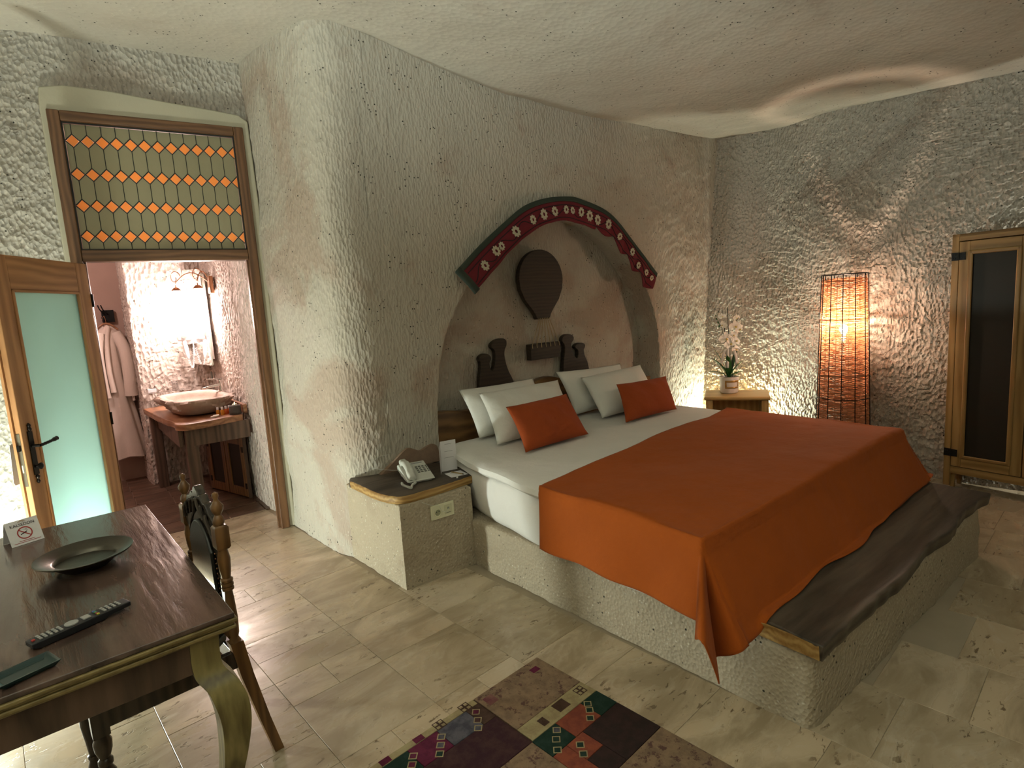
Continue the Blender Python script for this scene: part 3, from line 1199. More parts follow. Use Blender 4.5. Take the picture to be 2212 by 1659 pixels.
matt = thing('mattress', 'thick white mattress in a fitted sheet on the stone platform', 'mattress', (0, 0, 0))
ml = rquad([A_, (1.80, 2.2), (1.885, 2.9), B_, C_, D_], .10)
obj('body', padded(ml, [(.06, .29), (.035, .30), (.012, .34), (.0, .40), (-.006, .47), (.0, .54), (.02, .57), (.045, .582), (.06, .585)], amp=.007, seed=4), M['sheet'], matt, smooth=True)
obj('topper', padded(rquad([(A_[0] - .012, A_[1]), (1.788, 2.2), (1.87, 2.9), (B_[0] - .01, B_[1]), (C_[0] + .02, C_[1]), D_], .09), [(.05, .573), (.012, .582), (-.012, .605), (-.006, .632), (.025, .648), (.07, MZ), (.085, MZ + .001)], amp=.007, seed=9), M['sheet'], matt, smooth=True)
box('seam', (1.79, 1.80, 2.9, 2.906, .33, .55), M['sheet'], matt)

# ------------------------------------------------------------------ blanket
NP, NQ = 150, 110
Wb = 2.14
p_ = np.r_[np.linspace(-.345, 0, 34)[:-1], np.linspace(0, Wb, 84), np.linspace(Wb, Wb + .34, 26)[1:]]
q0 = -.405
hd_l, hd_r = .93, 1.19
Pp, Tt = np.meshgrid(p_, np.linspace(0, 1, 120), indexing='ij')
qh = hd_l + (hd_r - hd_l) * np.clip(Pp / Wb, -.05, 1.05) + .008 * np.sin(Pp * 6)
foot = q0 + .025 * vnoise(np.stack([Pp * 3, 0 * Pp, 0 * Pp], -1), 5) + .03 * sm((Pp - 1.2) / .9)
Qq = foot + (qh - foot) * Tt
al = np.clip(Pp / Wb, 0, 1)
# mattress edge lines
Lx0, Ly0 = A_[0] - .012, A_[1] - .006
ex_, ey_ = (D_[0] + .012 - Lx0) / Wb, (D_[1] - .006 - Ly0) / Wb
fx, fy = .022, 1.0
Rr = .055
dx = np.maximum(0, -Pp)
dr = np.maximum(0, Pp - Wb)
dy = np.maximum(0, -Qq)
px_ = np.clip(Pp, 0, Wb)
qy_ = np.maximum(Qq, 0)
side = np.where(Pp < Wb / 2, dx, dr)
sgn = np.where(Pp < Wb / 2, -1.0, 1.0)
rho = np.hypot(side, dy)
phi = np.arctan2(dy, np.maximum(side, 1e-6))
lim = Rr * math.pi / 2
th = np.minimum(rho, lim) / Rr
out_ = Rr * np.sin(th)
down = Rr * (1 - np.cos(th))
rest = np.maximum(rho - lim, 0)
slope = .05 + .42 * np.sin(phi) ** 3 + np.where(Pp < Wb / 2, .30, .02) * np.sin(2 * phi) ** 2
slope = slope + .45 * np.exp(-((phi - R(32)) / R(9)) ** 2) * (side > 0) * (dy > 0) - .35 * np.exp(-((phi - R(58)) / R(10)) ** 2) * (side > 0) * (dy > 0)
fold = np.where(side > 0, .010, .003) * np.sin(np.where(side > 0, Qq, Pp) * 15 + 1.3) + .006 * vnoise(np.stack([Pp * 5, Qq * 5, 0 * Pp], -1), 61)
out_ = out_ + rest * slope + fold * np.minimum(rest / .15, 1)
down = down + rest * np.sqrt(np.maximum(0, 1 - np.minimum(slope, .8) ** 2))
nxv = np.where(rho > 1e-6, side / np.maximum(rho, 1e-6), 0) * sgn
nyv = np.where(rho > 1e-6, -dy / np.maximum(rho, 1e-6), 0)
# inset the roll so that the cloth's outline follows the mattress outline
inx = Rr * np.where(Pp < Wb / 2, 1, -1) * np.exp(-np.minimum(px_, Wb - px_) / .05) * 0
bxx = Lx0 + ex_ * px_ + fx * qy_
byy = Ly0 + ey_ * px_ + fy * qy_
X3 = bxx + nxv * (out_ - Rr * np.minimum(th, 1) * .55)
Y3 = byy + nyv * (out_ - Rr * np.minimum(th, 1) * .55)
Z3 = MZ + .012 + .006 * fbm(np.stack([bxx * 3, byy * 3, 0 * bxx], -1), 3, 31) - down
Z3 += .006 * np.sin(byy * 7 + bxx * 1.6) * (rho == 0)
# it comes to rest on the bench plank
on = (Y3 < 1.19) & (X3 > 1.9)
under = on & (Z3 < BZ + .006)
Y3 = np.where(under, Y3 - .45 * (BZ + .006 - Z3), Y3)
Z3 = np.where(under, BZ + .006 + .004 * np.abs(np.sin(X3 * 12)), Z3)
Pb = np.stack([X3, Y3, Z3], -1)
bl = obj('blanket', MB().grid(Pb), M['blanket'], smooth=True, norm=False)
so = bl.modifiers.new('thick', 'SOLIDIFY')
so.thickness = .005
so.offset = 0
tag(bl, 'rust orange blanket draped over the foot half of the bed', 'blanket')

# ------------------------------------------------------------------ pillows


def pillow(name, BL, BR, TR, TL, thick, mat, label, cat, group, seed=0, pinch=.05, ear=.0, n=34):
    BL, BR, TR, TL = map(np.array, (BL, BR, TR, TL))
    s, t_ = np.meshgrid(np.linspace(-1, 1, n), np.linspace(-1, 1, n), indexing='ij')
    # concave edges between pointed corners
    ss = s * (1 - pinch * (1 - t_ ** 2) * np.abs(s) ** 3)
    tt = t_ * (1 - pinch * (1 - s ** 2) * np.abs(t_) ** 3)
    a, b = (ss + 1) / 2, (tt + 1) / 2
    P0 = ((1 - a) * (1 - b))[..., None] * BL + (a * (1 - b))[..., None] * BR + (a * b)[..., None] * TR + ((1 - a) * b)[..., None] * TL
    nn = np.cross(BR - BL, TL - BL)
    nn = nn / np.linalg.norm(nn)
    prof = (np.clip(1 - np.abs(s) ** 2.6, 0, 1) * np.clip(1 - np.abs(t_) ** 2.6, 0, 1)) ** .62
    sag = 1 - .12 * t_
    wr = 1 + .10 * fbm(P0 * 7, 3, seed) + .05 * np.sin(s * 9 + t_ * 3 + seed)
    h = thick / 2 * prof * sag * wr
    mb = MB()
    f = P0 + nn * h[..., None]
    k = P0 - nn * (h * .9)[..., None]
    mb.grid(f)
    mb.grid(k[::-1])
    me = mb.mesh(name, True)
    bm = bmesh.new()
    bm.from_mesh(me)
    bmesh.ops.remove_doubles(bm, verts=bm.verts, dist=1e-4)
    bmesh.ops.recalc_face_normals(bm, faces=bm.faces)
    bm.to_mesh(me)
    bm.free()
    o = link(name, me, mat)
    return tag(o, label, cat, group)


PZ = MZ + .012
# (lean against the headboard; bottom edges rest on the bed)
pillow('pillow', (2.16, 3.17, PZ + .01), (2.84, 3.17, PZ + .01), (2.86, 3.40, .985), (2.16, 3.385, .992), .15, M['pillow'], 'white pillow leaning on the headboard behind the pillow with the fallen rust cushion', 'pillow', 'white bed pillows', 1)
pillow('pillow', (2.13, 2.925, PZ + .01), (2.85, 2.93, PZ + .01), (2.97, 3.235, .968), (2.22, 3.225, .972), .17, M['pillow'], 'white pillow directly behind the larger rust cushion near the telephone', 'pillow', 'white bed pillows', 2)
pillow('pillow', (3.10, 3.20, PZ + .01), (3.80, 3.20, PZ + .01), (3.86, 3.385, .985), (3.07, 3.36, 1.01), .15, M['pillow'], 'white pillow against the niche wall under the twin chimney cutout', 'pillow', 'white bed pillows', 3)
pillow('pillow', (3.13, 2.94, PZ + .01), (3.83, 2.95, PZ + .01), (3.95, 3.235, .975), (3.205, 3.225, .955), .17, M['pillow'], 'white pillow directly behind the rust cushion near the orchid', 'pillow', 'white bed pillows', 4)
pillow('cushion', (2.125, 2.635, PZ + .008), (2.70, 2.665, PZ + .008), (2.755, 2.92, .918), (2.205, 2.91, .912), .13, M['cushion'], 'rust orange cushion on the side of the bed near the telephone', 'cushion', 'rust cushions', 5, .06)
pillow('cushion', (3.115, 2.70, PZ + .008), (3.72, 2.70, PZ + .008), (3.86, 2.90, .905), (3.255, 2.90, .918), .13, M['cushion'], 'rust orange cushion on the side of the bed near the orchid', 'cushion', 'rust cushions', 6, .06)

# ------------------------------------------------------------------ headboard and wooden cutouts in the niche
hbx = np.linspace(1.985, 4.365, 60)
hbz = .86 + .04 * np.sin(hbx * 2.1 + 1) + .03 * vnoise(np.stack([hbx * 3, 0 * hbx, 0 * hbx], -1), 9) + .06 * np.exp(-((hbx - 3.1) / .22) ** 2)
hb = obj('headboard', MB().prism([(1.985, .30)] + list(zip(hbx, hbz)) + [(4.365, .30)], 'y', 3.455, 3.53), M['headboard'], bevel=.008)
tag(hb, 'dark brown live-edge wooden headboard slab inside the arched niche', 'headboard')

CY0, CY1 = 3.52, 3.565
bal = thing('balloon_decoration', 'dark wooden hot-air balloon with strings and basket on the niche wall', 'wall decoration', (3.10, CY1, 1.11))
env = []
for k in range(48):
    q = 2 * math.pi * k / 48
    x, z = math.sin(q), math.cos(q)
    r = .232
    if z >= 0:
        env.append((r * x, .635 + r * 1.0 * z))
bulb_prof = [(-.232, .635), (-.222, .56), (-.18, .475), (-.115, .40), (-.08, .355), (-.068, .32), (.068, .32), (.08, .355), (.115, .40), (.18, .475), (.222, .56), (.232, .635)]
up = [(.232 * math.cos(a), .635 + .235 * math.sin(a)) for a in np.linspace(0, math.pi, 26)]
obj('envelope', MB().prism(up + bulb_prof[1:-1], 'y', -.06, -.012), M['cut_wood'], bal, bevel=.004)
obj('basket', MB().prism([(-.165, .0), (.150, .0), (.16, .127), (-.165, .127)], 'y', -.07, -.012), M['cut_wood'], bal, bevel=.003)
for k in range(7):
    a = -.055 + .11 * k / 6
    b = -.15 + .29 * k / 6
    obj('string', MB().tube([(a, -.064, .33), (a * 1.05, -.067, .312), (b, -.074, .12), (b + .002, -.075, .095)], .0035, 6), M['rope'], bal, smooth=True)
for a in (-.0, ):
    box('wall_spacer', (-.03, .03, -.012, .03, .40, .6), M['cut_wood'], bal)
    box('wall_spacer', (-.03, .03, -.012, .03, .03, .1), M['cut_wood'], bal)


def chimney(outline, label, cx):
    o = obj('chimney_cutout', MB().prism([(x, z) for x, z in outline], 'y', CY0 + .02, CY1 + .02), M['cut_wood'], bevel=.005)
    return tag(o, label, 'wall decoration')


def mush(x0, x1, base, neck, top, capw, caph, n=8):
    cx_ = (x0 + x1) / 2
    return cx_


def smooth_out(pts):
    return [tuple(p) for p in chaikin(pts, 2, True)]


chimney(smooth_out([(2.45, .86), (2.45, 1.00), (2.475, 1.10), (2.478, 1.145), (2.462, 1.16), (2.468, 1.19), (2.51, 1.21), (2.555, 1.20), (2.578, 1.175), (2.575, 1.15), (2.555, 1.135), (2.562, 1.09), (2.575, 1.06), (2.605, 1.10), (2.618, 1.17), (2.615, 1.225), (2.582, 1.245), (2.585, 1.275), (2.635, 1.305), (2.70, 1.31), (2.735, 1.295), (2.735, 1.25), (2.708, 1.215), (2.705, 1.16), (2.73, 1.06), (2.775, .98), (2.79, .92), (2.785, .86)]),
        'dark wooden cutout of two rock chimneys on the telephone side of the balloon', 2.6)
chimney(smooth_out([(3.315, .86), (3.325, 1.05), (3.352, 1.15), (3.352, 1.20), (3.322, 1.225), (3.325, 1.26), (3.365, 1.285), (3.42, 1.285), (3.462, 1.262), (3.462, 1.23), (3.428, 1.205), (3.428, 1.16), (3.455, 1.10), (3.49, 1.06), (3.508, 1.10), (3.507, 1.14), (3.472, 1.158), (3.475, 1.185), (3.52, 1.20), (3.575, 1.195), (3.598, 1.175), (3.59, 1.15), (3.572, 1.135), (3.585, 1.08), (3.615, 1.03), (3.635, .94), (3.635, .86)]),
        'dark wooden cutout of two rock chimneys on the orchid side of the balloon', 3.5)

# ------------------------------------------------------------------ embroidered valance over the arch
val = thing('arch_valance', 'dark red embroidered cloth band with cream flowers pinned along the arch', 'valance', (0, 0, 0))
outv = catmull([(2.165, 1.80), (2.391, 1.985), (2.63, 2.155), (2.80, 2.262), (2.99, 2.325), (3.214, 2.356), (3.39, 2.346), (3.736, 2.247), (4.06, 1.986), (4.325, 1.754)], 10)
inv = catmull([(2.305, 1.655), (2.39, 1.735), (2.702, 1.988), (2.889, 2.10), (3.05, 2.155), (3.207, 2.181), (3.429, 2.143), (3.70, 2.07), (3.93, 1.86), (4.20, 1.60)], 10)
NV = 240
outv, inv = resample(outv, n=NV), resample(inv, n=NV)


def vy(s, w):
    return 3.325 - .012 * np.sin(w * 2.6) - (.010 + .02 * sm((s - .6) / .3)) * np.abs(np.sin(s * 36)) * w


nseg = 11
hem = np.zeros(NV)
for k in range(NV):
    s = k / (NV - 1)
    hem[k] = .03 * (abs(math.sin(s * math.pi * 5.3)) - .5) if s < .62 else .26 * (abs(math.sin((s - .62) / .38 * math.pi * 4.0)) - .55)
grid = []
for k in range(NV):
    s = k / (NV - 1)
    row = []
    for w in np.linspace(.17, 1.0 + hem[k], 14):
        xz = outv[k] * (1 - w) + inv[k] * w
        row.append((xz[0], float(vy(s, w)), xz[1]))
    grid.append(row)
G = np.array(grid)
band = obj('red_band', MB().grid(G), M['val_red'], val, smooth=True, norm=False)
m_ = band.modifiers.new('t', 'SOLIDIFY')
m_.thickness = .006
grid = []
for k in range(NV):
    s = k / (NV - 1)
    row = []
    for w in np.linspace(-.02, .18, 4):
        xz = outv[k] * (1 - w) + inv[k] * w
        row.append((xz[0], float(vy(s, w)) - .004, xz[1]))
    grid.append(row)
gb = obj('green_border', MB().grid(np.array(grid)), M['val_green'], val, smooth=True, norm=False)
m_ = gb.modifiers.new('t', 'SOLIDIFY')
m_.thickness = .008
ge = []
for w in np.linspace(0, 1.03, 16):
    row = []
    for e in (0, .028, .056):
        a = outv[0] * (1 - w) + inv[0] * w
        dv = (outv[6] - outv[0]) / np.linalg.norm(outv[6] - outv[0])
        xz = a - dv * (.0 + e - .05)
        row.append((xz[0], float(vy(0, w)) - .008, xz[1]))
    ge.append(row)
gb = obj('green_border', MB().grid(np.array(ge)), M['val_green'], val, smooth=True, norm=False)
gb.modifiers.new('t', 'SOLIDIFY').thickness = .006


def on_band(s, w):
    k = s * (NV - 1)
    i = min(int(k), NV - 2)
    f = k - i
    o_ = outv[i] * (1 - f) + outv[i + 1] * f
    n_ = inv[i] * (1 - f) + inv[i + 1] * f
    xz = o_ * (1 - w) + n_ * w
    tv = outv[min(i + 3, NV - 1)] - outv[max(i - 3, 0)]
    return xz, tv / np.linalg.norm(tv), float(vy(s, w)) - .007


fl_me = None
for i, (s, w, sc) in enumerate([(.085, .62, 1), (.145, .55, 1), (.172, .58, .8), (.245, .56, 1.1), (.325, .60, .9), (.375, .58, 1.05), (.425, .58, .95), (.475, .55, .8), (.505, .55, .7), (.545, .52, .95), (.585, .55, 1.1), (.625, .60, 1.05), (.68, .55, 1.05), (.745, .62, .85), (.83, .55, .9), (.885, .7, .8), (.935, .6, .8), (.975, .5, .7)]):
    if fl_me is None:
        mb = MB()
        for k in range(9):
            a = 2 * math.pi * k / 9
            ca_, sa_ = math.cos(a), math.sin(a)
            pts = []
            for (r_, h_) in ((.011, -.005), (.019, -.0065), (.026, -.003), (.026, .003), (.019, .0065), (.011, .005)):
                pts.append((r_ * ca_ - h_ * sa_, (r_ * sa_ + h_ * ca_) * 1.25))
            mb.prism(pts, 'y', -.002, .001)
        ring = [(.0125 * math.cos(2 * math.pi * k / 14), .0185 * math.sin(2 * math.pi * k / 14)) for k in range(14)]
        ring2 = [(.007 * math.cos(2 * math.pi * k / 14), .011 * math.sin(2 * math.pi * k / 14)) for k in range(14)]
        v_ = [(x, -.0025, z) for x, z in ring] + [(x, -.0025, z) for x, z in ring2]
        mb.add(v_, [(k, (k + 1) % 14, 14 + (k + 1) % 14, 14 + k) for k in range(14)])
        fl_me = mb.mesh('flower')
        fl_me.materials.append(M['val_cream'])
    xz, tv, yy = on_band(s, w)
    o = link('embroidered_flower', fl_me, M['val_cream'], val, (xz[0], yy - .004, xz[1]))
    o.rotation_euler = (0, -math.atan2(tv[1], tv[0]) + random.uniform(-.3, .3), 0)
    o.scale = (sc * 1.25, 1, sc * 1.25)


def thread(fw, w=.0035):
    pts = []
    for k in range(6, NV - 3, 2):
        s = k / (NV - 1)
        xz, tv, yy = on_band(s, fw(s))
        pts.append((xz[0], yy - .001, xz[1]))
    return MB().tube(pts, w, 5)


obj('stitched_line', thread(lambda s: .34), M['val_black'], val)
obj('stitched_line', thread(lambda s: .88), M['val_black'], val)
obj('stitched_vine', thread(lambda s: .60 + .17 * math.sin(s * 62)), M['val_black'], val)

# ------------------------------------------------------------------ bedside shelf with telephone and cards
sh_out = chaikin([(1.312, 3.47), (1.326, 3.22), (1.325, 3.03), (1.365, 2.885), (1.41, 2.845), (1.60, 2.85), (1.86, 2.875), (1.935, 2.895), (1.955, 2.93), (1.945, 3.05), (1.92, 3.37), (1.44, 3.40)], 1, True)
shelf = thing('bedside_shelf', 'thick dark live-edge wooden shelf with pale edge beside the bed', 'shelf')
obj('plank', slab(sh_out, .4925, .538, .004, .015, .003, 8, nz=4), M['slab_dark'], shelf, smooth=True)
# pale sapwood edge is a skin just proud of the plank on its room side
pe = resample(sh_out, .015, closed=True)
sel = [p for p in pe if p[1] < 3.22 or p[0] < 1.36]
k0 = min(range(len(pe)), key=lambda k: (pe[k][0] - 1.318) ** 2 + (pe[k][1] - 3.38) ** 2)
pe = np.roll(pe, -k0, 0)
k1 = min(range(len(pe)), key=lambda k: (pe[k][0] - 1.945) ** 2 + (pe[k][1] - 2.99) ** 2)
strip = pe[:k1 + 1]
cc = np.array([1.65, 3.1])
tn = np.gradient(strip, axis=0)
tn /= np.linalg.norm(tn, axis=1)[:, None]
on_ = np.stack([tn[:, 1], -tn[:, 0]], -1)
if ((strip - cc) * on_).sum() < 0:
    on_ = -on_
rows_ = []
for z, o_ in ((.490, .002), (.4955, .0075), (.515, .010), (.532, .007), (.5365, .001)):
    q = strip + on_ * o_
    q3 = np.stack([q[:, 0], q[:, 1], np.full(len(q), z)], -1)
    q3[:, :2] += on_ * (.003 * vnoise(q3 * 30, 5))[:, None]
    rows_.append(q3)
obj('sapwood_edge', MB().grid(np.stack(rows_, 1)), M['slab_edge'], shelf, smooth=True)

SZ = .5405
ph = thing('telephone', 'pale grey push-button desk telephone with coiled cord on the bedside shelf', 'telephone', (1.625, 3.105, SZ), R(-12))
obj('base', MB().prism([(-.115, .008), (-.115, .018), (.095, .075), (.115, .066), (.115, .035), (-.05, .008)], 'x', -.085, .085), M['grey_plastic'], ph, bevel=.006)
box('foot', (-.07, -.055, .08, .1, 0, .045), M['grey_plastic'], ph)
box('foot', (.055, .07, .08, .1, 0, .045), M['grey_plastic'], ph)
box('foot', (-.07, .07, -.10, -.085, 0, .012), M['grey_plastic'], ph)
sl = math.atan2(.057, .21)


def on_face(u, v):
    """point on the sloping face: u across, v up the slope from the front edge"""
    return (u, -.115 + v * math.cos(sl), .018 + v * math.sin(sl))


hsp = [on_face(-.052, v) for v in np.linspace(.0, .22, 12)]
hm = MB()
prof = [.034, .040, .036, .024, .021, .020, .020, .021, .024, .036, .040, .034]
hgt = [.020, .022, .024, .036, .042, .044, .044, .042, .036, .024, .022, .020]
rings = []
for (x, y, z), h_ in zip(hsp, hgt):
    w_ = .024
    top = z + h_ + .012
    bot = z + (.004 if h_ < .03 else h_ - .014)
    rings.append([(x - w_, y, bot), (x + w_, y, bot), (x + w_, y, top - .01), (x + w_ * .6, y, top), (x - w_ * .6, y, top), (x - w_, y, top - .01)])
obj('handset', hm.loft(rings), M['grey_plastic'], ph, bevel=.006)
for r_ in range(4):
    for c_ in range(3):
        x, y, z = on_face(.012 + c_ * .021, .085 + r_ * .022)
        obj('key', MB().box(x - .007, x + .007, y - .006, y + .006, z - .004, z + .005), M['grey_key'], ph, bevel=.002)
for r_ in range(4):
    x, y, z = on_face(.074, .085 + r_ * .022)
    obj('key', MB().box(x - .004, x + .004, y - .005, y + .005, z - .004, z + .004), M['grey_key'], ph)
x, y, z = on_face(.03, .2)
box('label_strip', (x - .035, x + .035, y - .006, y + .006, z - .001, z + .0025), M['print_grey'], ph)
cp = []
core = catmull([(-.052, -.118, .028), (-.045, -.135, .012), (-.07, -.16, .011), (-.09, -.205, .011), (-.095, -.215, .011), (-.105, -.19, .011), (-.12, -.13, .012), (-.115, -.09, .012)], 12)
for k in range(len(core) * 4 - 4):
    f = k / 4
    i = int(f)
    c = core[i] * (1 - (f - i)) + core[min(i + 1, len(core) - 1)] * (f - i)
    a = k * 1.9
    cp.append((c[0] + .006 * math.cos(a), c[1], max(.004, c[2] + .006 * math.sin(a))))
obj('coiled_cord', MB().tube(cp, .0025, 5), M['grey_plastic'], ph, smooth=True)
obj('wall_wire', MB().tube(catmull([(-.02, .10, .03), (-.12, .17, .03), (-.22, .21, .06), (-.17, .232, .11), (-.10, .235, .115)], 6), .0012, 5), M['grey_plastic'], ph, smooth=True)

tc = thing('tent_card', 'standing white folded information card beside the telephone', 'card', (1.80, 3.085, SZ), R(-10))
obj('front_panel', MB().box(0, .105, -.001, .001, 0, .195), M['paper'], tc)
pn = MB().add([(0, 0, 0), (-.03, -.055, 0), (-.03, -.055, .17), (0, 0, .195), (.001, .002, 0), (-.029, -.053, 0), (-.029, -.053, .17), (.001, .002, .195)], [(0, 1, 2, 3), (7, 6, 5, 4), (0, 3, 7, 4), (1, 5, 6, 2), (0, 4, 5, 1), (3, 2, 6, 7)])
obj('side_panel', pn, M['paper'], tc)
for z, x0, x1 in ((.172, .03, .075), (.125, .025, .08), (.085, .02, .085)):
    box('printed_line', (x0, x1, -.0016, -.0009, z, z + .0025), M['print_grey'], tc)
nc = thing('note_card', 'small white note card lying under a wooden pencil', 'card', (1.832, 2.965, SZ), R(-8))
box('card', (-.055, .055, -.045, .06, 0, .002), M['paper'], nc)
box('printed_mark', (-.03, -.005, .03, .036, .002, .0024), M['print_grey'], nc)
pc = thing('pencil', 'short wooden pencil lying on the white note card', 'pencil', (1.84, 2.97, SZ + .0062), R(-75))
obj('shaft', MB().tube([(-.05, 0, 0), (.045, 0, 0)], .0038, 6), m_plain('pencil_wood', (.34, .24, .10), .5), pc)
obj('tip', MB().tube([(.045, 0, 0), (.058, 0, -.001)], [.0038, .0006], 6), M['bark'], pc)
# sockets on the ledge
sk = thing('socket_plate', 'cream double wall socket plate under the bedside shelf', 'socket', (1.627, 2.8225, .40), R(-1.2))
box('plate', (-.077, .077, -.006, .004, -.043, .043), M['ivory'], sk, .003)
s1 = obj('socket', MB().lathe([(.024, -.0065), (.024, -.010), (.020, -.010), (.018, -.0065)], 20, (-.034, 0, -.004), 'y'), M['ivory'], sk, smooth=True)
obj('recess', MB().lathe([(.001, -.0072), (.019, -.0072), (.019, -.0068), (.001, -.0068)], 20, (-.034, 0, -.004), 'y'), m_plain('socket_recess', (.26, .26, .16), .5), sk)
for dx_ in (-.008, .008):
    obj('pin_hole', MB().lathe([(.0004, -.0078), (.0028, -.0078), (.0028, -.007), (.0004, -.007)], 8, (-.034 + dx_, 0, .002), 'y'), M['black_plastic'], sk)
box('frame_line', (.012, .062, -.0072, -.006, -.026, .030), m_plain('socket_frame', (.50, .48, .31), .4), sk, .002)
box('phone_jack', (.032, .042, -.010, -.007, .002, .014), M['grey_key'], sk)
box('jack_slot', (.022, .052, -.0082, -.007, -.020, -.017), M['grey_key'], sk)
obj('wire', MB().tube(catmull([(.037, -.010, .008), (.02, -.02, -.004), (-.01, -.02, .002), (-.03, -.016, .04), (-.07, -.012, .052), (-.115, -.01, .075), (-.13, -.004, .085)], 6), .0011, 5), M['grey_plastic'], sk, smooth=True)
# ------------------------------------------------------------------ nightstand and orchid
NSZ = .612
# local x along the front from the niche side, local y towards the wall
ns = thing('nightstand', 'small square pine nightstand carrying the orchid in the lit corner', 'nightstand', (4.585, 3.01, 0), R(-58))
nw, nd_ = .53, .42
obj('top', MB().prism([(0 - .015, 0), (nw + .015, 0), (nw + .015, nd_), (-.015, nd_)], 'z', NSZ - .034, NSZ), M['pine_x'], ns, bevel=.01)
for x in (.03, nw - .03):
    for y in (.035, nd_ - .035):
        box('leg', (x - .03, x + .03, y - .025, y + .025, 0, NSZ - .034), M['pine'], ns, .004)
box('side_panel', (.0, .012, .05, nd_ - .05, .1, NSZ - .034), M['pine'], ns)
box('side_panel', (nw - .012, nw, .05, nd_ - .05, .1, NSZ - .034), M['pine'], ns)
box('back_panel', (.05, nw - .05, nd_ - .03, nd_ - .018, .1, NSZ - .034), M['pine'], ns)
box('lower_shelf', (.05, nw - .05, .03, nd_ - .03, .20, .22), M['pine_x'], ns)

orc = thing('orchid', 'white orchid with ribbon in a white pot with gold rectangle', 'plant', (4.90, 2.965, NSZ), R(-38))
obj('pot', MB().lathe([(.058, 0), (.074, .004), (.082, .02), (.088, .15), (.090, .155), (.085, .156), (.083, .14), (.0, .14)][:7], 32), M['pot'], orc, smooth=True)
obj('bark_mix', MB().lathe([(.083, .132), (.06, .145), (.02, .148), (.001, .146)], 16), M['soil'], orc, smooth=True)


def pot_patch(a0, a1, z0, z1, r=.0885):
    n = 12
    g = []
    for k in range(n + 1):
        a = a0 + (a1 - a0) * k / n
        row = []
        for z in (z0, z1):
            rr_ = .083 + .0062 * (z - .02) / .13 + .0012
            row.append((rr_ * math.sin(a), -rr_ * math.cos(a), z))
        g.append(row)
    return g


for a0, a1, z0, z1 in ((-.8, .8, .108, .126), (-.8, .8, .050, .066), (-.8, -.62, .066, .108), (.62, .8, .066, .108)):
    o = obj('gold_band', MB().grid(np.array(pot_patch(a0, a1, z0, z1))), M['gold'], orc, smooth=True)
    o.modifiers.new('s', 'SOLIDIFY').thickness = .001


def leaf_mb(length, width, bend, az, lift, seed=0, n=10):
    g = []
    for i in range(n + 1):
        t_ = i / n
        w = width * math.sin(math.pi * min(1, t_ * .93 + .07)) ** .7 * (1 if t_ < .97 else .3)
        r_ = length * t_ * math.cos(lift) + bend * t_ * t_
        z = length * t_ * math.sin(lift) - bend * .6 * t_ ** 2.5
        row = []
        for s in (-1, -.5, 0, .5, 1):
            zz = z + abs(s) * w * .35
            row.append((r_ * math.cos(az) - s * w * math.sin(az), r_ * math.sin(az) + s * w * math.cos(az), .14 + zz))
        g.append(row)
    return MB().grid(np.array(g))


for L_, w_, b_, az, li in ((.26, .030, .05, 3.4, 1.05), (.30, .028, .03, 2.9, 1.25), (.24, .026, .02, 4.2, 1.35), (.30, .024, .03, .4, 1.3), (.22, .024, .05, 5.6, 1.15), (.17, .018, .07, 3.1, .75), (.13, .02, .06, .2, .7)):
    o = obj('leaf', leaf_mb(L_, w_, b_, az, li), M['green_leaf'], orc, smooth=True)
    o.modifiers.new('s', 'SOLIDIFY').thickness = .002
stem1 = catmull([(-.01, 0, .14), (-.02, 0, .35), (-.045, -.01, .52), (-.07, -.01, .62), (-.105, -.01, .68)], 6)
stem2 = catmull([(.015, 0, .14), (.02, 0, .38), (.03, 0, .55), (.06, -.02, .66), (.085, -.03, .70)], 6)
for s_ in (stem1, stem2):
    obj('flower_stem', MB().tube(s_, .003, 6), M['stem'], orc, smooth=True)
obj('support_stake', MB().tube([(-.012, .01, .14), (-.035, .01, .66)], .0032, 6), M['stake'], orc)
obj('support_stake', MB().tube([(.02, .01, .14), (-.005, .01, .80)], .0032, 6), M['stake'], orc)
obj('support_stake', MB().tube([(.03, .0, .14), (.045, .0, .56)], .0032, 6), M['stake'], orc)
obj('thin_shoot', MB().tube(catmull([(-.03, 0, .15), (-.09, 0, .25), (-.14, -.01, .33)], 5), .0025, 5), M['green_leaf'], orc)
obj('thin_shoot', MB().tube(catmull([(.05, 0, .15), (.09, 0, .20), (.12, 0, .25)], 5), .002, 5), M['green_leaf'], orc)


def flower_mb(sz):
    mb = MB()
    for k, (ang, L_, W_) in enumerate(((90, .9, .62), (210, .9, .55), (330, .9, .55), (0, 1.0, .95), (180, 1.0, .95))):
        a = R(ang)
        g = []
        for i in range(7):
            t_ = i / 6
            w = W_ * sz * .5 * math.sin(math.pi * (t_ * .88 + .1)) ** .8
            r_ = L_ * sz * t_
            row = []
            for s in (-1, -.4, .4, 1):
                yv = -.15 * sz * t_ + .10 * sz * (1 - s * s) * t_ * (1 - t_) * 2 + (.004 if k > 2 else 0)
                row.append((r_ * math.cos(a) - s * w * math.sin(a), yv, r_ * math.sin(a) + s * w * math.cos(a)))
            g.append(row)
        mb.grid(np.array(g))
    return mb


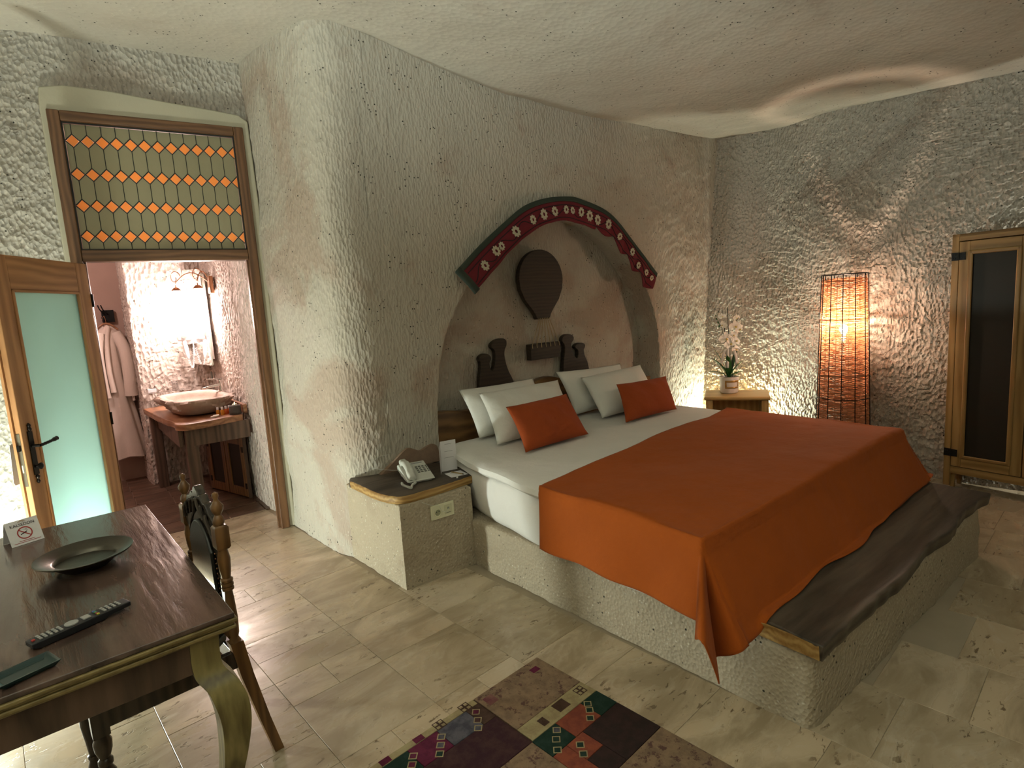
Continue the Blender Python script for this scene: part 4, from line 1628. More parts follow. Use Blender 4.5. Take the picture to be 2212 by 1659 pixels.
fm = flower_mb(.052).mesh('flower', True)
fm.materials.append(M['petal'])
lipm = MB().lathe([(.001, -.02), (.008, -.016), (.006, -.004), (.002, 0)], 8, (0, 0, -.006), 'y').mesh('flower_lip', True)
lipm.materials.append(m_plain('orchid_lip', (.55, .42, .12), .5))
for x, y, z, sc, rz in ((.045, -.03, .625, 1.25, .2), (.085, -.025, .60, 1.1, .5), (-.03, -.02, .52, 1.35, -.2), (.0, -.03, .465, 1.2, .1), (.055, -.02, .49, 1.1, .4), (-.065, -.015, .64, .9, -.4), (.06, -.01, .41, .9, .3), (.03, -.03, .545, .9, 0), (-.06, -.01, .72, .7, -.1), (.07, -.01, .70, .7, .1)):
    o = link('flower', fm, M['petal'], orc, (x, y, z))
    o.rotation_euler = (R(random.uniform(-15, 15)), R(random.uniform(-25, 25)), rz)
    o.scale = (sc, sc, sc)
    l = link('flower_lip', lipm, None, o, (0, -.004, 0))
for x, z, s_ in ((-.10, .665, .009), (-.115, .70, .008), (-.09, .63, .010), (-.12, .73, .006)):
    obj('bud', MB().lathe([(.001, -s_ * 1.3), (s_ * .8, -s_ * .5), (s_ * .8, s_ * .5), (.001, s_ * 1.3)], 8, (x, -.01, z)), M['green_leaf'], orc, smooth=True)


def ribbon(pts, w=.011):
    p = catmull(pts, 6)
    g = [[(a - w, b, c) for a, b, c in p], [(a + w, b - .004, c) for a, b, c in p]]
    o = obj('ribbon', MB().grid(np.array(g).transpose(1, 0, 2)), M['ribbon'], orc, smooth=True)
    o.modifiers.new('s', 'SOLIDIFY').thickness = .001


ribbon([(-.02, -.02, .43), (-.05, -.03, .40), (-.075, -.035, .32), (-.09, -.03, .26)])
ribbon([(-.02, -.025, .43), (-.025, -.04, .35), (-.03, -.04, .24)], .013)
ribbon([(.04, -.025, .40), (.055, -.04, .32), (.058, -.04, .22)], .013)
ribbon([(-.03, -.02, .43), (-.08, -.02, .44), (-.125, -.02, .405)], .009)
ribbon([(.05, -.02, .42), (.09, -.02, .41), (.10, -.02, .385)], .008)

# ------------------------------------------------------------------ wicker floor lamp
LX, LY = 4.99, 2.0
lamp = thing('floor_lamp', 'tall tapered wicker floor lamp glowing orange against the rough wall', 'lamp', (LX, LY, 0), R(8))
LH, LR0, LR1 = 1.635, .205, .163


def lr(z):
    return LR0 + (LR1 - LR0) * z / LH


NROD = 12
for k in range(NROD):
    a = 2 * math.pi * (k + .35) / NROD
    obj('upright_rod', MB().tube([(lr(0) * math.cos(a), lr(0) * math.sin(a), 0), (lr(LH) * math.cos(a), lr(LH) * math.sin(a), LH)], .0035, 6), M['iron'], lamp, smooth=True)
for z in (.012, .645, LH):
    obj('ring', MB().tube([(lr(z) * math.cos(2 * math.pi * k / 48), lr(z) * math.sin(2 * math.pi * k / 48), z) for k in range(48)], .004, 6, closed=True), M['iron'], lamp, smooth=True)
wv = MB()
rs = random.Random(11)
z = .02
i = 0
NS = 48
while z < LH - .03:
    base = lr(z) - .010
    amp = .006
    ph_ = (i % 2) * math.pi
    z0s = rs.uniform(-.0025, .0025)
    j1, j2 = rs.uniform(0, 6.28), rs.uniform(0, 6.28)
    pts = []
    for k in range(NS):
        a = 2 * math.pi * k / NS
        r_ = base + amp * math.cos(a * NROD + ph_ + .7)
        zz = z + z0s + .0028 * math.sin(2 * a + j1) + .0024 * math.sin(5 * a + j2)
        pts.append((r_ * math.cos(a), r_ * math.sin(a), zz))
    wv.tube(pts, rs.uniform(.0026, .0040), 4, closed=True)
    z += .0082 if z > .62 else .0070
    i += 1
obj('wicker_weave', wv, M['wicker'], lamp, smooth=True)
for z in (.83, 1.28):
    obj('binding', MB().tube([((lr(z) - .006) * math.cos(2 * math.pi * k / 48), (lr(z) - .006) * math.sin(2 * math.pi * k / 48), z) for k in range(48)], .006, 6, closed=True), M['wicker'], lamp, smooth=True)
for k in range(NROD):
    a = 2 * math.pi * (k + .85) / NROD
    obj('weaving_stake', MB().tube([((lr(0) - .010) * math.cos(a), (lr(0) - .010) * math.sin(a), 0.01), ((lr(LH) - .010) * math.cos(a), (lr(LH) - .010) * math.sin(a), LH - .02)], .003, 5), M['wicker'], lamp)
box('base_plate', (-.06, .06, -.06, .06, 0, .02), M['iron'], lamp)
obj('woven_lid', MB().lathe([(.112, LH - .045), (.115, LH - .035), (.08, LH - .030), (.001, LH - .028)], 32), M['wicker'], lamp, smooth=True)
obj('stem', MB().tube([(0, 0, .02), (0, 0, 1.10)], .004, 8), M['iron'], lamp)
obj('bulb_holder', MB().lathe([(.014, 1.09), (.018, 1.10), (.018, 1.14), (.014, 1.145)], 12), M['white_plastic'], lamp, smooth=True)
obj('bulb', MB().lathe([(.012, 1.145), (.016, 1.16), (.029, 1.185), (.030, 1.205), (.022, 1.226), (.006, 1.236)], 16), M['bulb'], lamp, smooth=True)
lamp_light('floor_lamp_light', 'POINT', (LX - .045, LY, 1.26), 18, (1.0, .74, .56), .03)

# ------------------------------------------------------------------ cabinet at the right
cab = thing('cabinet', 'pine cabinet with a dark glazed door and iron hinges against the rough wall', 'cabinet', (5.085, 1.325, 0), R(-96.5))
# local x along the front (away from the lamp), local y = depth towards the wall
CW, CD, CZ0, CZ1 = .92, .185, .115, 1.855
box('back_panel', (.02, CW - .02, CD - .012, CD, CZ0, CZ1), M['cab'], cab)
box('side_panel', (0, .022, 0.022, CD, CZ0, CZ1), M['cab'], cab)
box('side_panel', (CW - .022, CW, 0.022, CD, CZ0, CZ1), M['cab'], cab)
box('top_panel', (0, CW, 0, CD, CZ1 - .022, CZ1), M['cab_x'], cab, .003)
box('bottom_panel', (0, CW, 0.022, CD, CZ0, CZ0 + .022), M['cab_x'], cab)
box('shelf', (.022, CW - .022, .03, CD - .012, .7, .72), M['cab_x'], cab)
box('shelf', (.022, CW - .022, .03, CD - .012, 1.25, 1.27), M['cab_x'], cab)
box('face_stile', (0, .042, 0, .022, 0.02, CZ1), M['cab'], cab, .003)
box('face_stile', (CW - .042, CW, 0, .022, 0.02, CZ1), M['cab'], cab, .003)
box('face_rail', (.042, CW - .042, 0, .022, CZ1 - .05, CZ1), M['cab_x'], cab, .003)
box('face_rail', (.042, CW - .042, 0, .022, CZ0, CZ0 + .055), M['cab_x'], cab, .003)
for x in (.03, CW - .06):
    for y in (.03, CD - .04):
        obj('leg', MB().loft([[(x - .006, y, CZ0), (x + .036, y, CZ0), (x + .036, y + .03, CZ0), (x - .006, y + .03, CZ0)], [(x + .004, y + .004, 0), (x + .028, y + .004, 0), (x + .028, y + .026, 0), (x + .004, y + .026, 0)]]), M['cab'], cab)
for d0, d1 in ((.046, .455), (.461, CW - .046)):
    zb, zt = CZ0 + .06, CZ1 - .055
    dr_ = bpy.data.objects.new('door', None)
    COL.objects.link(dr_)
    dr_.parent = cab
    st = .062
    box('stile', (d0, d0 + st, -.004, .018, zb, zt), M['cab'], dr_, .003)
    box('stile', (d1 - st, d1, -.004, .018, zb, zt), M['cab'], dr_, .003)
    box('rail', (d0 + st, d1 - st, -.004, .018, zt - .07, zt), M['cab_x'], dr_, .003)
    box('rail', (d0 + st, d1 - st, -.004, .018, zb, zb + .07), M['cab_x'], dr_, .003)
    for x0, x1, z0, z1, mm in ((d0 + st - .006, d0 + st + .022, zb + .064, zt - .064, 'cab'), (d1 - st - .022, d1 - st + .006, zb + .064, zt - .064, 'cab'),
                               (d0 + st, d1 - st, zt - .092, zt - .064, 'cab_x'), (d0 + st, d1 - st, zb + .064, zb + .090, 'cab_x')):
        box('moulding', (x0, x1, -.016, .0, z0, z1), M[mm], dr_, .007)
    box('dark_pane', (d0 + st + .01, d1 - st - .01, .004, .009, zb + .07, zt - .07), M['dark_panel'], dr_)
    for z in (zb + .10, zt - .10) if d0 < .1 else ():
        hg = MB().box(d0 - .045, d0 - .004, -.006, .0, z - .028, z + .028).box(d0 + .004, d0 + .04, -.010, -.004, z - .026, z + .026).tube([(d0, -.008, z - .026), (d0, -.008, z + .026)], .007, 8)
        for a in (-.035, -.02, .015, .03):
            hg.lathe([(.003, -.012), (.003, -.006)], 8, (d0 + a, 0, z + .012), 'y')
            hg.lathe([(.003, -.012), (.003, -.006)], 8, (d0 + a, 0, z - .012), 'y')
        obj('hinge', hg, M['iron'], dr_)

# ------------------------------------------------------------------ writing table
ta = math.atan2(1.73 - 3.079, .291 - .22)   # direction of the edge towards the camera
tb = thing('writing_table', 'dark polished wooden writing table with moulded edge and cabriole legs', 'table', (.288, 1.70, 0), R(-87) + math.pi)
# local x runs along the long side away from the camera, local y towards the left
tb.rotation_euler = (0, 0, math.atan2(3.079 - 1.70, .22 - .288))
TL_, TW_, TZ = 1.38, .80, .757
obj('top', MB().box(0, TL_, 0, TW_, TZ - .016, TZ), M['table_wood'], tb, bevel=.003)
for k, (ins, z0, z1) in enumerate(((-.006, -.027, -.016), (.002, -.036, -.027), (-.002, -.047, -.036), (.012, -.056, -.047))):
    obj('edge_moulding', MB().box(ins, TL_ - ins, ins, TW_ - ins, TZ + z0, TZ + z1), M['table_edge'], tb, bevel=.003)
box('apron', (.05, TL_ - .05, .045, .067, .60, TZ - .056), M['table_wood'], tb, .002)
box('apron', (.05, TL_ - .05, TW_ - .067, TW_ - .045, .60, TZ - .056), M['table_wood'], tb, .002)
box('apron', (.045, .067, .05, TW_ - .05, .60, TZ - .056), M['vanity_dark'], tb, .002)
box('apron', (TL_ - .067, TL_ - .045, .05, TW_ - .05, .60, TZ - .056), M['table_wood'], tb, .002)
for sx, cx0 in ((-1, .075), (1, TL_ - .075)):
    for sy, cy0 in ((-1, .075), (1, TW_ - .075)):
        cur = catmull([(.0, .70), (.0, .60), (.030, .54), (.044, .45), (.034, .33), (.012, .20), (-.004, .10), (.004, .04), (.026, .012), (.03, 0)], 5)
        hw = np.interp(cur[:, 1], [0, .03, .06, .12, .25, .40, .50, .58, .60, .70], [.032, .036, .026, .022, .027, .037, .042, .040, .037, .037])
        pth = [(cx0 + sx * a, cy0 + sy * a, b) for a, b in cur]
        obj('leg', MB().sqtube(pth, list(hw)), M['leg_wood'], tb, bevel=.008)

# ------------------------------------------------------------------ chair pushed in at the table
chair = thing('chair', 'carved dark wooden dining chair with leather back pushed under the writing table', 'chair', (.345, 2.09, 0), R(6))
# local x: away from the table; local y: along the back (two posts at y=0 and y=.375)
CWd = .375
for yy, ml_ in ((0, 'chair_wood'), (CWd, 'chair_wood')):
    post = MB()
    post.sqtube([(.095, yy, 0), (.06, yy, .15), (.02, yy, .34), (.0, yy, .47)], [.016, .017, .020, .021])
    post.lathe([(.020, .47), (.013, .485), (.017, .50), (.019, .56), (.016, .62), (.0135, .655), (.020, .66), (.020, .668), (.015, .671), (.020, .675), (.020, .683), (.015, .686), (.020, .690), (.020, .698), (.014, .702),
                (.018, .73), (.021, .77), (.016, .80), (.017, .806)], 16, (0, yy, 0))
    post.sqtube([(0, yy, .806), (0, yy, .814), (0, yy, .882), (0, yy, .89)], [.017, .022, .022, .017])
    post.lathe([(.014, .89), (.019, .90), (.016, .915), (.010, .925), (.019, .942), (.021, .955), (.010, .972), (.007, .98), (.011, .99), (.009, 1.0), (.002, 1.004)], 14, (0, yy, 0))
    obj('back_post', post, M[ml_], chair, smooth=True, bevel=0)
# carved crest and the padded back between the posts
cr = [(.02, .83)] + [(.02 + (CWd - .04) * t_, .885 + .085 * math.sin(math.pi * t_) ** .8 + (.018 if .40 < t_ < .60 else 0) + .006 * math.sin(t_ * 40)) for t_ in np.linspace(0, 1, 36)] + [(CWd - .02, .83)] + \
     [(CWd - .06 - (CWd - .12) * t_, .80 + .10 * math.sin(math.pi * t_) ** .7) for t_ in np.linspace(0, 1, 20)]
crest = obj('crest_rail', MB().prism(cr, 'x', -.014, .014), M['chair_dark'], chair, bevel=.004)
for k in range(7):
    t_ = .12 + .76 * k / 6
    yy = .02 + (CWd - .04) * t_
    zt = .87 + .075 * math.sin(math.pi * t_) ** .8
    s_ = 1 if t_ < .5 else -1
    sc_ = catmull([(-.016, yy - .03 * s_, zt - .055), (-.02, yy - .012 * s_, zt - .03), (-.022, yy + .004 * s_, zt - .005), (-.018, yy + .018 * s_, zt + .006), (-.016, yy + .022 * s_, zt - .012)], 5)
    obj('carved_scroll', MB().tube(sc_, .0055, 6), M['chair_dark'], crest, smooth=True)
fr_ = [(.022, .50), (.022, .84)] + [(.06 + (CWd - .12) * t_, .80 + .10 * math.sin(math.pi * t_) ** .7) for t_ in np.linspace(0, 1, 20)] + [(CWd - .022, .84), (CWd - .022, .50)]
inn = [(.065, .535), (.065, .78)] + [(.075 + (CWd - .15) * t_, .785 + .085 * math.sin(math.pi * t_) ** .7) for t_ in np.linspace(0, 1, 20)] + [(CWd - .065, .78), (CWd - .065, .535)]
obj('back_frame', MB().prism(fr_, 'x', -.008, .012), M['chair_dark'], chair, bevel=.003)
obj('leather_back', MB().prism(inn, 'x', -.022, -.008), M['leather'], chair, bevel=.010, seg=3)
stud = MB().lathe([(.004, 0), (.003, .002), (.001, .0035)], 8).mesh('stud', True)
stud.materials.append(M['brass'])
for yy in (.058, CWd - .058):
    for k in range(14):
        o = link('stud', stud, None, chair, (-.009, yy, .54 + k * .018))
        o.rotation_euler = (0, R(-90), 0)
box('lower_rail', (-.012, .012, .02, CWd - .02, .47, .51), M['chair_wood'], chair, .003)
seat = obj('seat', MB().prism(chaikin([(-.43, -.03), (-.43, CWd + .03), (.0, CWd + .012), (.0, -.012)], 1, True), 'z', .435, .475), M['leather'], chair, bevel=.012, seg=3)
box('seat_rail', (-.41, -.385, -.01, CWd + .01, .375, .436), M['chair_dark'], chair, .003)
box('seat_rail', (-.015, .01, .01, CWd - .01, .375, .436), M['chair_dark'], chair, .003)
box('seat_rail', (-.40, .0, -.012, .012, .375, .436), M['chair_dark'], chair, .003)
box('seat_rail', (-.40, .0, CWd - .012, CWd + .012, .375, .436), M['chair_dark'], chair, .003)
for yy in (.0, CWd):
    fl = MB().sqtube([(-.40, yy, .436), (-.40, yy, .36)], [.022, .022])
    fl.lathe([(.014, 0), (.022, .01), (.024, .03), (.015, .06), (.018, .07), (.018, .078), (.013, .082), (.018, .14), (.025, .20), (.024, .235), (.014, .255), (.020, .262), (.020, .275), (.014, .282), (.023, .31), (.025, .335), (.016, .36)], 16, (-.40, yy, 0))
    obj('front_leg', fl, M['chair_dark'], chair, smooth=True)

# ------------------------------------------------------------------ things on the table
pl = thing('plate', 'round aged pewter plate with a raised foot on the writing table', 'plate', (-.022, 2.43, TZ + .001))
obj('dish', MB().lathe([(.001, .011), (.084, .011), (.093, .022), (.140, .044), (.143, .0475), (.142, .050), (.138, .0495), (.096, .034), (.090, .031), (.085, .019), (.001, .016)], 48), M['pewter'], pl, smooth=True)
obj('foot_ring', MB().lathe([(.060, 0), (.066, 0), (.070, .012), (.052, .012)], 36), M['pewter'], pl, smooth=True)

rm = thing('remote_control', 'black television remote control with grey buttons on the writing table', 'remote control', (-.05, 1.925, TZ + .001), math.atan2(1.965 - 1.885, .063 + .147))
obj('body', MB().prism([(-.118, 0.006), (-.10, 0), (.05, 0), (.06, .006), (.118, .008), (.118, .022), (-.118, .020)], 'y', -.022, .022), M['black_plastic'], rm, bevel=.003)
kx = 0
for c_ in range(5):
    for r_ in range(3):
        box('button', (-.098 + c_ * .0115, -.092 + c_ * .0115, -.015 + r_ * .011, -.007 + r_ * .011, .0205, .0235), M['remote_key'], rm)
for c_ in range(4):
    for r_ in range(3):
        box('button', (.052 + c_ * .0125, .058 + c_ * .0125, -.015 + r_ * .011, -.007 + r_ * .011, .0215, .0245), M['remote_key'], rm)
obj('button_ring', MB().lathe([(.010, 0), (.016, 0), (.016, .003), (.010, .003)], 18, (-.022, 0, .021)), M['remote_key'], rm)
box('button', (.003, .021, -.012, .012, .021, .0238), M['remote_key'], rm)
for r_, cc_ in enumerate(((.5, .45, .05), (.3, .05, .04), (.05, .25, .08), (.05, .08, .3))):
    box('color_button', (.034, .040, -.017 + r_ * .009, -.011 + r_ * .009, .0212, .024), m_plain('remote_colour', cc_, .5), rm)
box('power_button', (-.112, -.105, -.006, .002, .0203, .023), M['print_red'], rm)

# folded no-smoking card
ns_c = thing('no_smoking_card', 'white folded no-smoking table card at the far edge of the writing table', 'card', (-.19, 2.885, TZ + .001), R(22))
# leaning panel: local x across, faces -y; tilted back
tilt = R(24)


def cp3(u, v, off=0.):
    return (u, v * math.sin(tilt) - off * math.cos(tilt), v * math.cos(tilt) + off * math.sin(tilt))


CH, CWc = .098, .105
mb = MB()
a = [cp3(-CWc / 2, 0), cp3(CWc / 2, 0), cp3(CWc / 2, CH), cp3(-CWc / 2, CH)]
b = [cp3(-CWc / 2, 0, -.001), cp3(CWc / 2, 0, -.001), cp3(CWc / 2, CH, -.001), cp3(-CWc / 2, CH, -.001)]
obj('front_panel', mb.loft([a, b]), M['paper'], ns_c)
ty, tz = cp3(0, CH)[1:]
mb = MB()
mb.loft([[(-CWc / 2, ty, tz), (CWc / 2, ty, tz), (CWc / 2, 2 * ty, 0), (-CWc / 2, 2 * ty, 0)], [(-CWc / 2, ty + .001, tz), (CWc / 2, ty + .001, tz), (CWc / 2, 2 * ty + .001, 0), (-CWc / 2, 2 * ty + .001, 0)]])
obj('back_panel', mb, M['paper'], ns_c)


def text_mesh(body, size, mat, parent, mtx, name='lettering', align='CENTER'):
    cu = bpy.data.curves.new('txt', 'FONT')
    cu.body = body
    cu.size = size
    cu.align_x = align
    cu.align_y = 'CENTER'
    cu.extrude = .0002
    cu.resolution_u = 3
    to = bpy.data.objects.new('txt', cu)
    COL.objects.link(to)
    bpy.context.view_layer.update()
    me = bpy.data.meshes.new_from_object(to.evaluated_get(bpy.context.evaluated_depsgraph_get()))
    bpy.data.objects.remove(to, do_unlink=True)
    o = link(name, me, mat, parent)
    o.matrix_local = mtx
    return o


def card_m(u, v, rot=0.):
    p = cp3(u, v, .0008)
    x = Vector((1, 0, 0))
    y = Vector((0, math.sin(tilt), math.cos(tilt)))
    z = x.cross(y)
    m = Matrix((x, y, z)).transposed().to_4x4()
    m.translation = Vector(p)
    return m


text_mesh('KALSEDON', .0155, M['print'], ns_c, card_m(0, .078))
text_mesh('HOTEL', .006, M['print_gold'], ns_c, card_m(0, .0885)) if False else None
text_mesh('LÜTFEN', .006, M['print_red'], ns_c, card_m(0, .0195)) if False else None


def ringp(r0, r1, n=28):
    v = []
    for k in range(n):
        q = 2 * math.pi * k / n
        v.append((r0 * math.cos(q), r0 * math.sin(q), 0))
    for k in range(n):
        q = 2 * math.pi * k / n
        v.append((r1 * math.cos(q), r1 * math.sin(q), 0))
    return v, [(k, (k + 1) % n, n + (k + 1) % n, n + k) for k in range(n)]


v, f = ringp(.0205, .0245)
sg = link('prohibition_sign', MB().add(v, f).mesh('sign'), M['print_red'], ns_c)
sg.matrix_local = card_m(0.0, .044)
sb = MB().add([(-.0165, .0125, 0), (-.0145, .0155, 0), (.0165, -.0125, 0), (.0145, -.0155, 0)], [(0, 3, 2, 1)])
link('slash', sb.mesh('slash'), M['print_red'], ns_c).matrix_local = card_m(0, .044)
cg = MB().add([(-.013, -.006, 0), (.008, .003, 0), (.0065, .0062, 0), (-.0145, -.0028, 0)], [(0, 1, 2, 3)])
link('cigarette', cg.mesh('cig'), M['print'], ns_c).matrix_local = card_m(0, .0435)
smk = MB().tube(catmull([(.008, .006, 0), (.011, .009, 0), (.006, .011, 0), (.009, .014, 0), (.003, .013, 0)], 5), .0006, 4)
link('smoke_line', smk.mesh('smoke'), M['print_grey'], ns_c).matrix_local = card_m(0, .0435)
lg = MB().tube(catmull([(-.012, 0, 0), (-.006, .004, 0), (0, .006, 0), (.006, .004, 0), (.012, 0, 0)], 4), .0008, 4).tube(catmull([(-.006, 0, 0), (0, .0035, 0), (.006, 0, 0)], 4), .0007, 4)
link('emblem', lg.mesh('emblem'), M['print_gold'], ns_c).matrix_local = card_m(0, .0885)
for v_, w_ in ((.0145, .05), (.0085, .085)):
    ln = MB().add([(-w_ / 2, -.0009, 0), (w_ / 2, -.0009, 0), (w_ / 2, .0009, 0), (-w_ / 2, .0009, 0)], [(0, 1, 2, 3)])
    link('printed_line', ln.mesh('line'), M['print_red'], ns_c).matrix_local = card_m(0, v_)
# small dark glass dish at the near edge of the table
ad = thing('glass_dish', 'small dark green glass dish at the near edge of the writing table', 'dish', (-.165, 1.755, TZ + .001), R(20))
obj('bowl', MB().loft([[(-.05, -.032, 0), (.05, -.032, 0), (.05, .032, 0), (-.05, .032, 0)], [(-.062, -.040, .014), (.062, -.040, .014), (.062, .040, .014), (-.062, .040, .014)], [(-.054, -.034, .013), (.054, -.034, .013), (.054, .034, .013), (-.054, .034, .013)], [(-.044, -.026, .005), (.044, -.026, .005), (.044, .026, .005), (-.044, .026, .005)]]), m_plain('dark_green_glass', (.012, .03, .028), .15), ad, bevel=.002)

# ------------------------------------------------------------------ patchwork rug
rug = thing('rug', 'worn patchwork kilim rug of dark and faded patches on the travertine floor', 'rug', (1.479, 1.842, 0.0), R(5))


def rb(a0, a1, b0, b1, z0=.001, z1=.008):
    """rug units: a runs to -x, b to -y"""
    return (-a1, -a0, -b1, -b0, z0, z1)


def m_rug(name, c1, c2, c3=None):
    t = NT(name, c1, .95, 0, .1)
    co = t.co()
    c = t.mix(t.ramp(t.noise(co, 22, 4, .7), [(.4, 0), (.62, 1)]), c1, c2)
    if c3:
        c = t.mix(t.ramp(t.noise(co, 34, 3, .7), [(.56, 0), (.64, 1)]), c, c3)
    t.color(c)
    t.bump(t.noise(t.co((1, 4, 1)), 160, 2), .6, .004)
    return t.m


RG = {'beige': m_rug('rug_beige', (.24, .16, .10), (.17, .115, .075), (.10, .055, .045)), 'cream': m_rug('rug_cream', (.34, .28, .15), (.26, .20, .11)),
      'black': m_rug('rug_black', (.028, .018, .016), (.040, .022, .020)), 'purple': m_rug('rug_purple', (.038, .015, .020), (.06, .028, .026)),
      'navy': m_rug('rug_navy', (.055, .052, .068), (.10, .095, .11)), 'orange': m_rug('rug_orange', (.24, .065, .035), (.17, .045, .03)),
      'green': m_rug('rug_green', (.012, .028, .020), (.02, .04, .03)), 'magenta': m_rug('rug_magenta', (.12, .018, .045), (.08, .012, .03)),
      'brown': m_rug('rug_brown', (.075, .042, .03), (.05, .028, .02)), 'rose': m_rug('rug_rose', (.15, .05, .06), (.20, .10, .08))}
box('backing', rb(0, 1.12, 0, 1.25, .0005, .004), RG['brown'], rug)


def patch(a0, a1, b0, b1, k):
    return box('patch', rb(a0 + .001, a1 - .001, b0 + .001, b1 - .001, .003, .0085), RG[k], rug, .0015)


patch(0, .365, 0, .25, 'beige')
patch(0, .365, .25, .333, 'cream')
patch(0, .10, .333, .435, 'green')
patch(.10, .245, .333, .435, 'orange')
patch(.245, .37, .333, .435, 'green')
patch(0, .21, .435, .63, 'black')
patch(.21, .30, .435, .53, 'orange')
patch(.21, .30, .53, .63, 'black')
patch(.30, .37, .435, .63, 'orange')
patch(.37, .86, 0, .032, 'cream')
patch(.37, .43, .032, .14, 'brown')
patch(.43, .57, .032, .14, 'navy')
patch(.57, .70, .032, .14, 'magenta')
patch(.70, .86, .032, .14, 'green')
patch(.37, .86, .14, .335, 'purple')
patch(.37, .86, .335, .63, 'beige')
patch(0, .37, .63, .95, 'beige')
patch(.37, .86, .63, .95, 'purple')
patch(0, .37, .95, 1.25, 'brown')
patch(.37, .86, .95, 1.25, 'orange')
patch(.86, 1.12, 0, .30, 'beige')
patch(.86, 1.12, .30, .65, 'black')
patch(.86, 1.12, .65, 1.25, 'rose')


def motif(a, b, k='cream', s=.019, t=.005, rot=45, ctr=None):
    mb = MB()
    v, f = [], []
    o_ = [(s, 0), (0, s), (-s, 0), (0, -s)]
    i_ = [(s - t, 0), (0, s - t), (-s + t, 0), (0, -s + t)]
    if rot == 0:
        o_ = [(s, s), (-s, s), (-s, -s), (s, -s)]
        i_ = [((s - t) * (1 if x > 0 else -1), (s - t) * (1 if y > 0 else -1)) for x, y in o_]
    v = [(-a + x, -b + y, .0088) for x, y in o_] + [(-a + x, -b + y, .0088) for x, y in i_]
    f = [(j, (j + 1) % 4, 4 + (j + 1) % 4, 4 + j) for j in range(4)]
    obj('motif', mb.add(v, f), RG[k], rug)
    if ctr:
        mb = MB().add([(-a + x, -b + y, .0087) for x, y in i_], [(0, 1, 2, 3)])
        obj('motif', mb, RG[ctr], rug)


for a, b, ctr in ((.407, .065, 'magenta'), (.431, .104, 'purple'), (.457, .138, 'navy'), (.577, .07, 'navy'), (.603, .101, 'navy'), (.63, .132, 'green'), (.70, .07, 'magenta'), (.725, .10, 'magenta'),
                  (.085, .357, 'green'), (.107, .384, 'green'), (.139, .413, 'green'), (.268, .361, 'navy'), (.303, .39, 'green'), (.337, .427, 'green'), (.265, .47, 'green'), (.29, .505, 'green')):
    motif(a, b, 'cream', .021, .0055, 45, ctr)
for a, b in ((.045, .285), (.42, .012), (.545, .015)):
    for du in (-.011, .011):
        for dv in (-.011, .011):
            motif(a + du, b + dv, 'brown', .011, .004, 0)
for a, b, c, d_, k in ((.13, .19, .26, .31, 'brown'), (.27, .285, .275, .315, 'brown'), (.255, .27, .275, .315, 'brown'), (.30, .345, .03, .08, 'rose'), (.62, .66, .002, .03, 'magenta'), (.76, .80, .002, .03, 'magenta'), (.05, .09, .04, .07, 'magenta')):
    box('motif', rb(a, b, c, d_, .008, .0092), RG[k], rug)
# ------------------------------------------------------------------ bathroom: vanity, basin, mirror, lamps, robe
VZ = .79
van = thing('vanity_table', 'rustic wooden vanity table with a live-edge top under the stone basin', 'vanity', (0, 0, 0))
vo = [(1.195, 5.19), (.98, 5.13), (.72, 5.075), (.665, 5.13), (.64, 5.20), (.66, 5.32), (.625, 5.55), (.60, 5.9), (.575, 6.3), (.56, 6.58), (1.195, 6.60)]
obj('worktop', slab(chaikin(vo, 1, True), VZ - .05, VZ, .006, .03, .004, 5, nz=2), M['vanity_top'], van, smooth=True)
box('apron', (.74, 1.19, 5.18, 5.21, VZ - .20, VZ - .05), M['vanity_dark'], van, .004)
box('apron', (.66, .69, 5.22, 6.5, VZ - .20, VZ - .05), M['vanity_dark'], van, .004)
for x, y in ((.745, 5.225), (.645, 6.49), (1.15, 6.53)):
    obj('leg', MB().sqtube([(x, y, 0), (x, y, VZ - .05)], [.043, .045]), M['vanity_dark'], van, bevel=.008)
box('backsplash', (1.165, 1.195, 5.22, 6.58, VZ, VZ + .075), M['vanity_top'], van, .004)

uc = thing('vanity_cupboard', 'small wooden cupboard with two dark-panelled doors under the vanity', 'cupboard', (1.17, 5.36, 0), R(106))
# local x runs to +y, local y runs to -x (away from the wall the doors face -x)
UH = .57
box('side_panel', (.64, .66, -.18, .022, 0.01, UH), M['vanity_dark'], uc)
box('side_panel', (-.012, .0, -.005, .022, 0.01, UH), M['vanity_dark'], uc)
box('back_panel', (0, .64, -.01, -.004, 0.01, UH), M['vanity_dark'], uc)
for d0, d1 in ((.0, .315), (.325, .64)):
    dr_ = bpy.data.objects.new('door', None)
    COL.objects.link(dr_)
    dr_.parent = uc
    for x0, x1, z0, z1 in ((d0, d0 + .06, .02, UH - .01), (d1 - .06, d1, .02, UH - .01), (d0 + .06, d1 - .06, .02, .10), (d0 + .06, d1 - .06, UH - .08, UH - .01)):
        box('frame_piece', (x0, x1, 0, .022, z0, z1), M['chair_wood'], dr_, .003)
    box('dark_panel', (d0 + .055, d1 - .055, .006, .012, .09, UH - .07), M['dark_panel'], dr_)
    for z in (.12, UH - .12):
        xx = d0 + .004 if d0 < .1 else d1 - .03
        box('hinge', (xx, xx + .026, .022, .027, z - .025, z + .025), M['iron'], dr_)

bs = thing('stone_basin', 'rough-hewn pink stone wash basin on the vanity top', 'basin', (.895, 5.80, VZ), R(2))
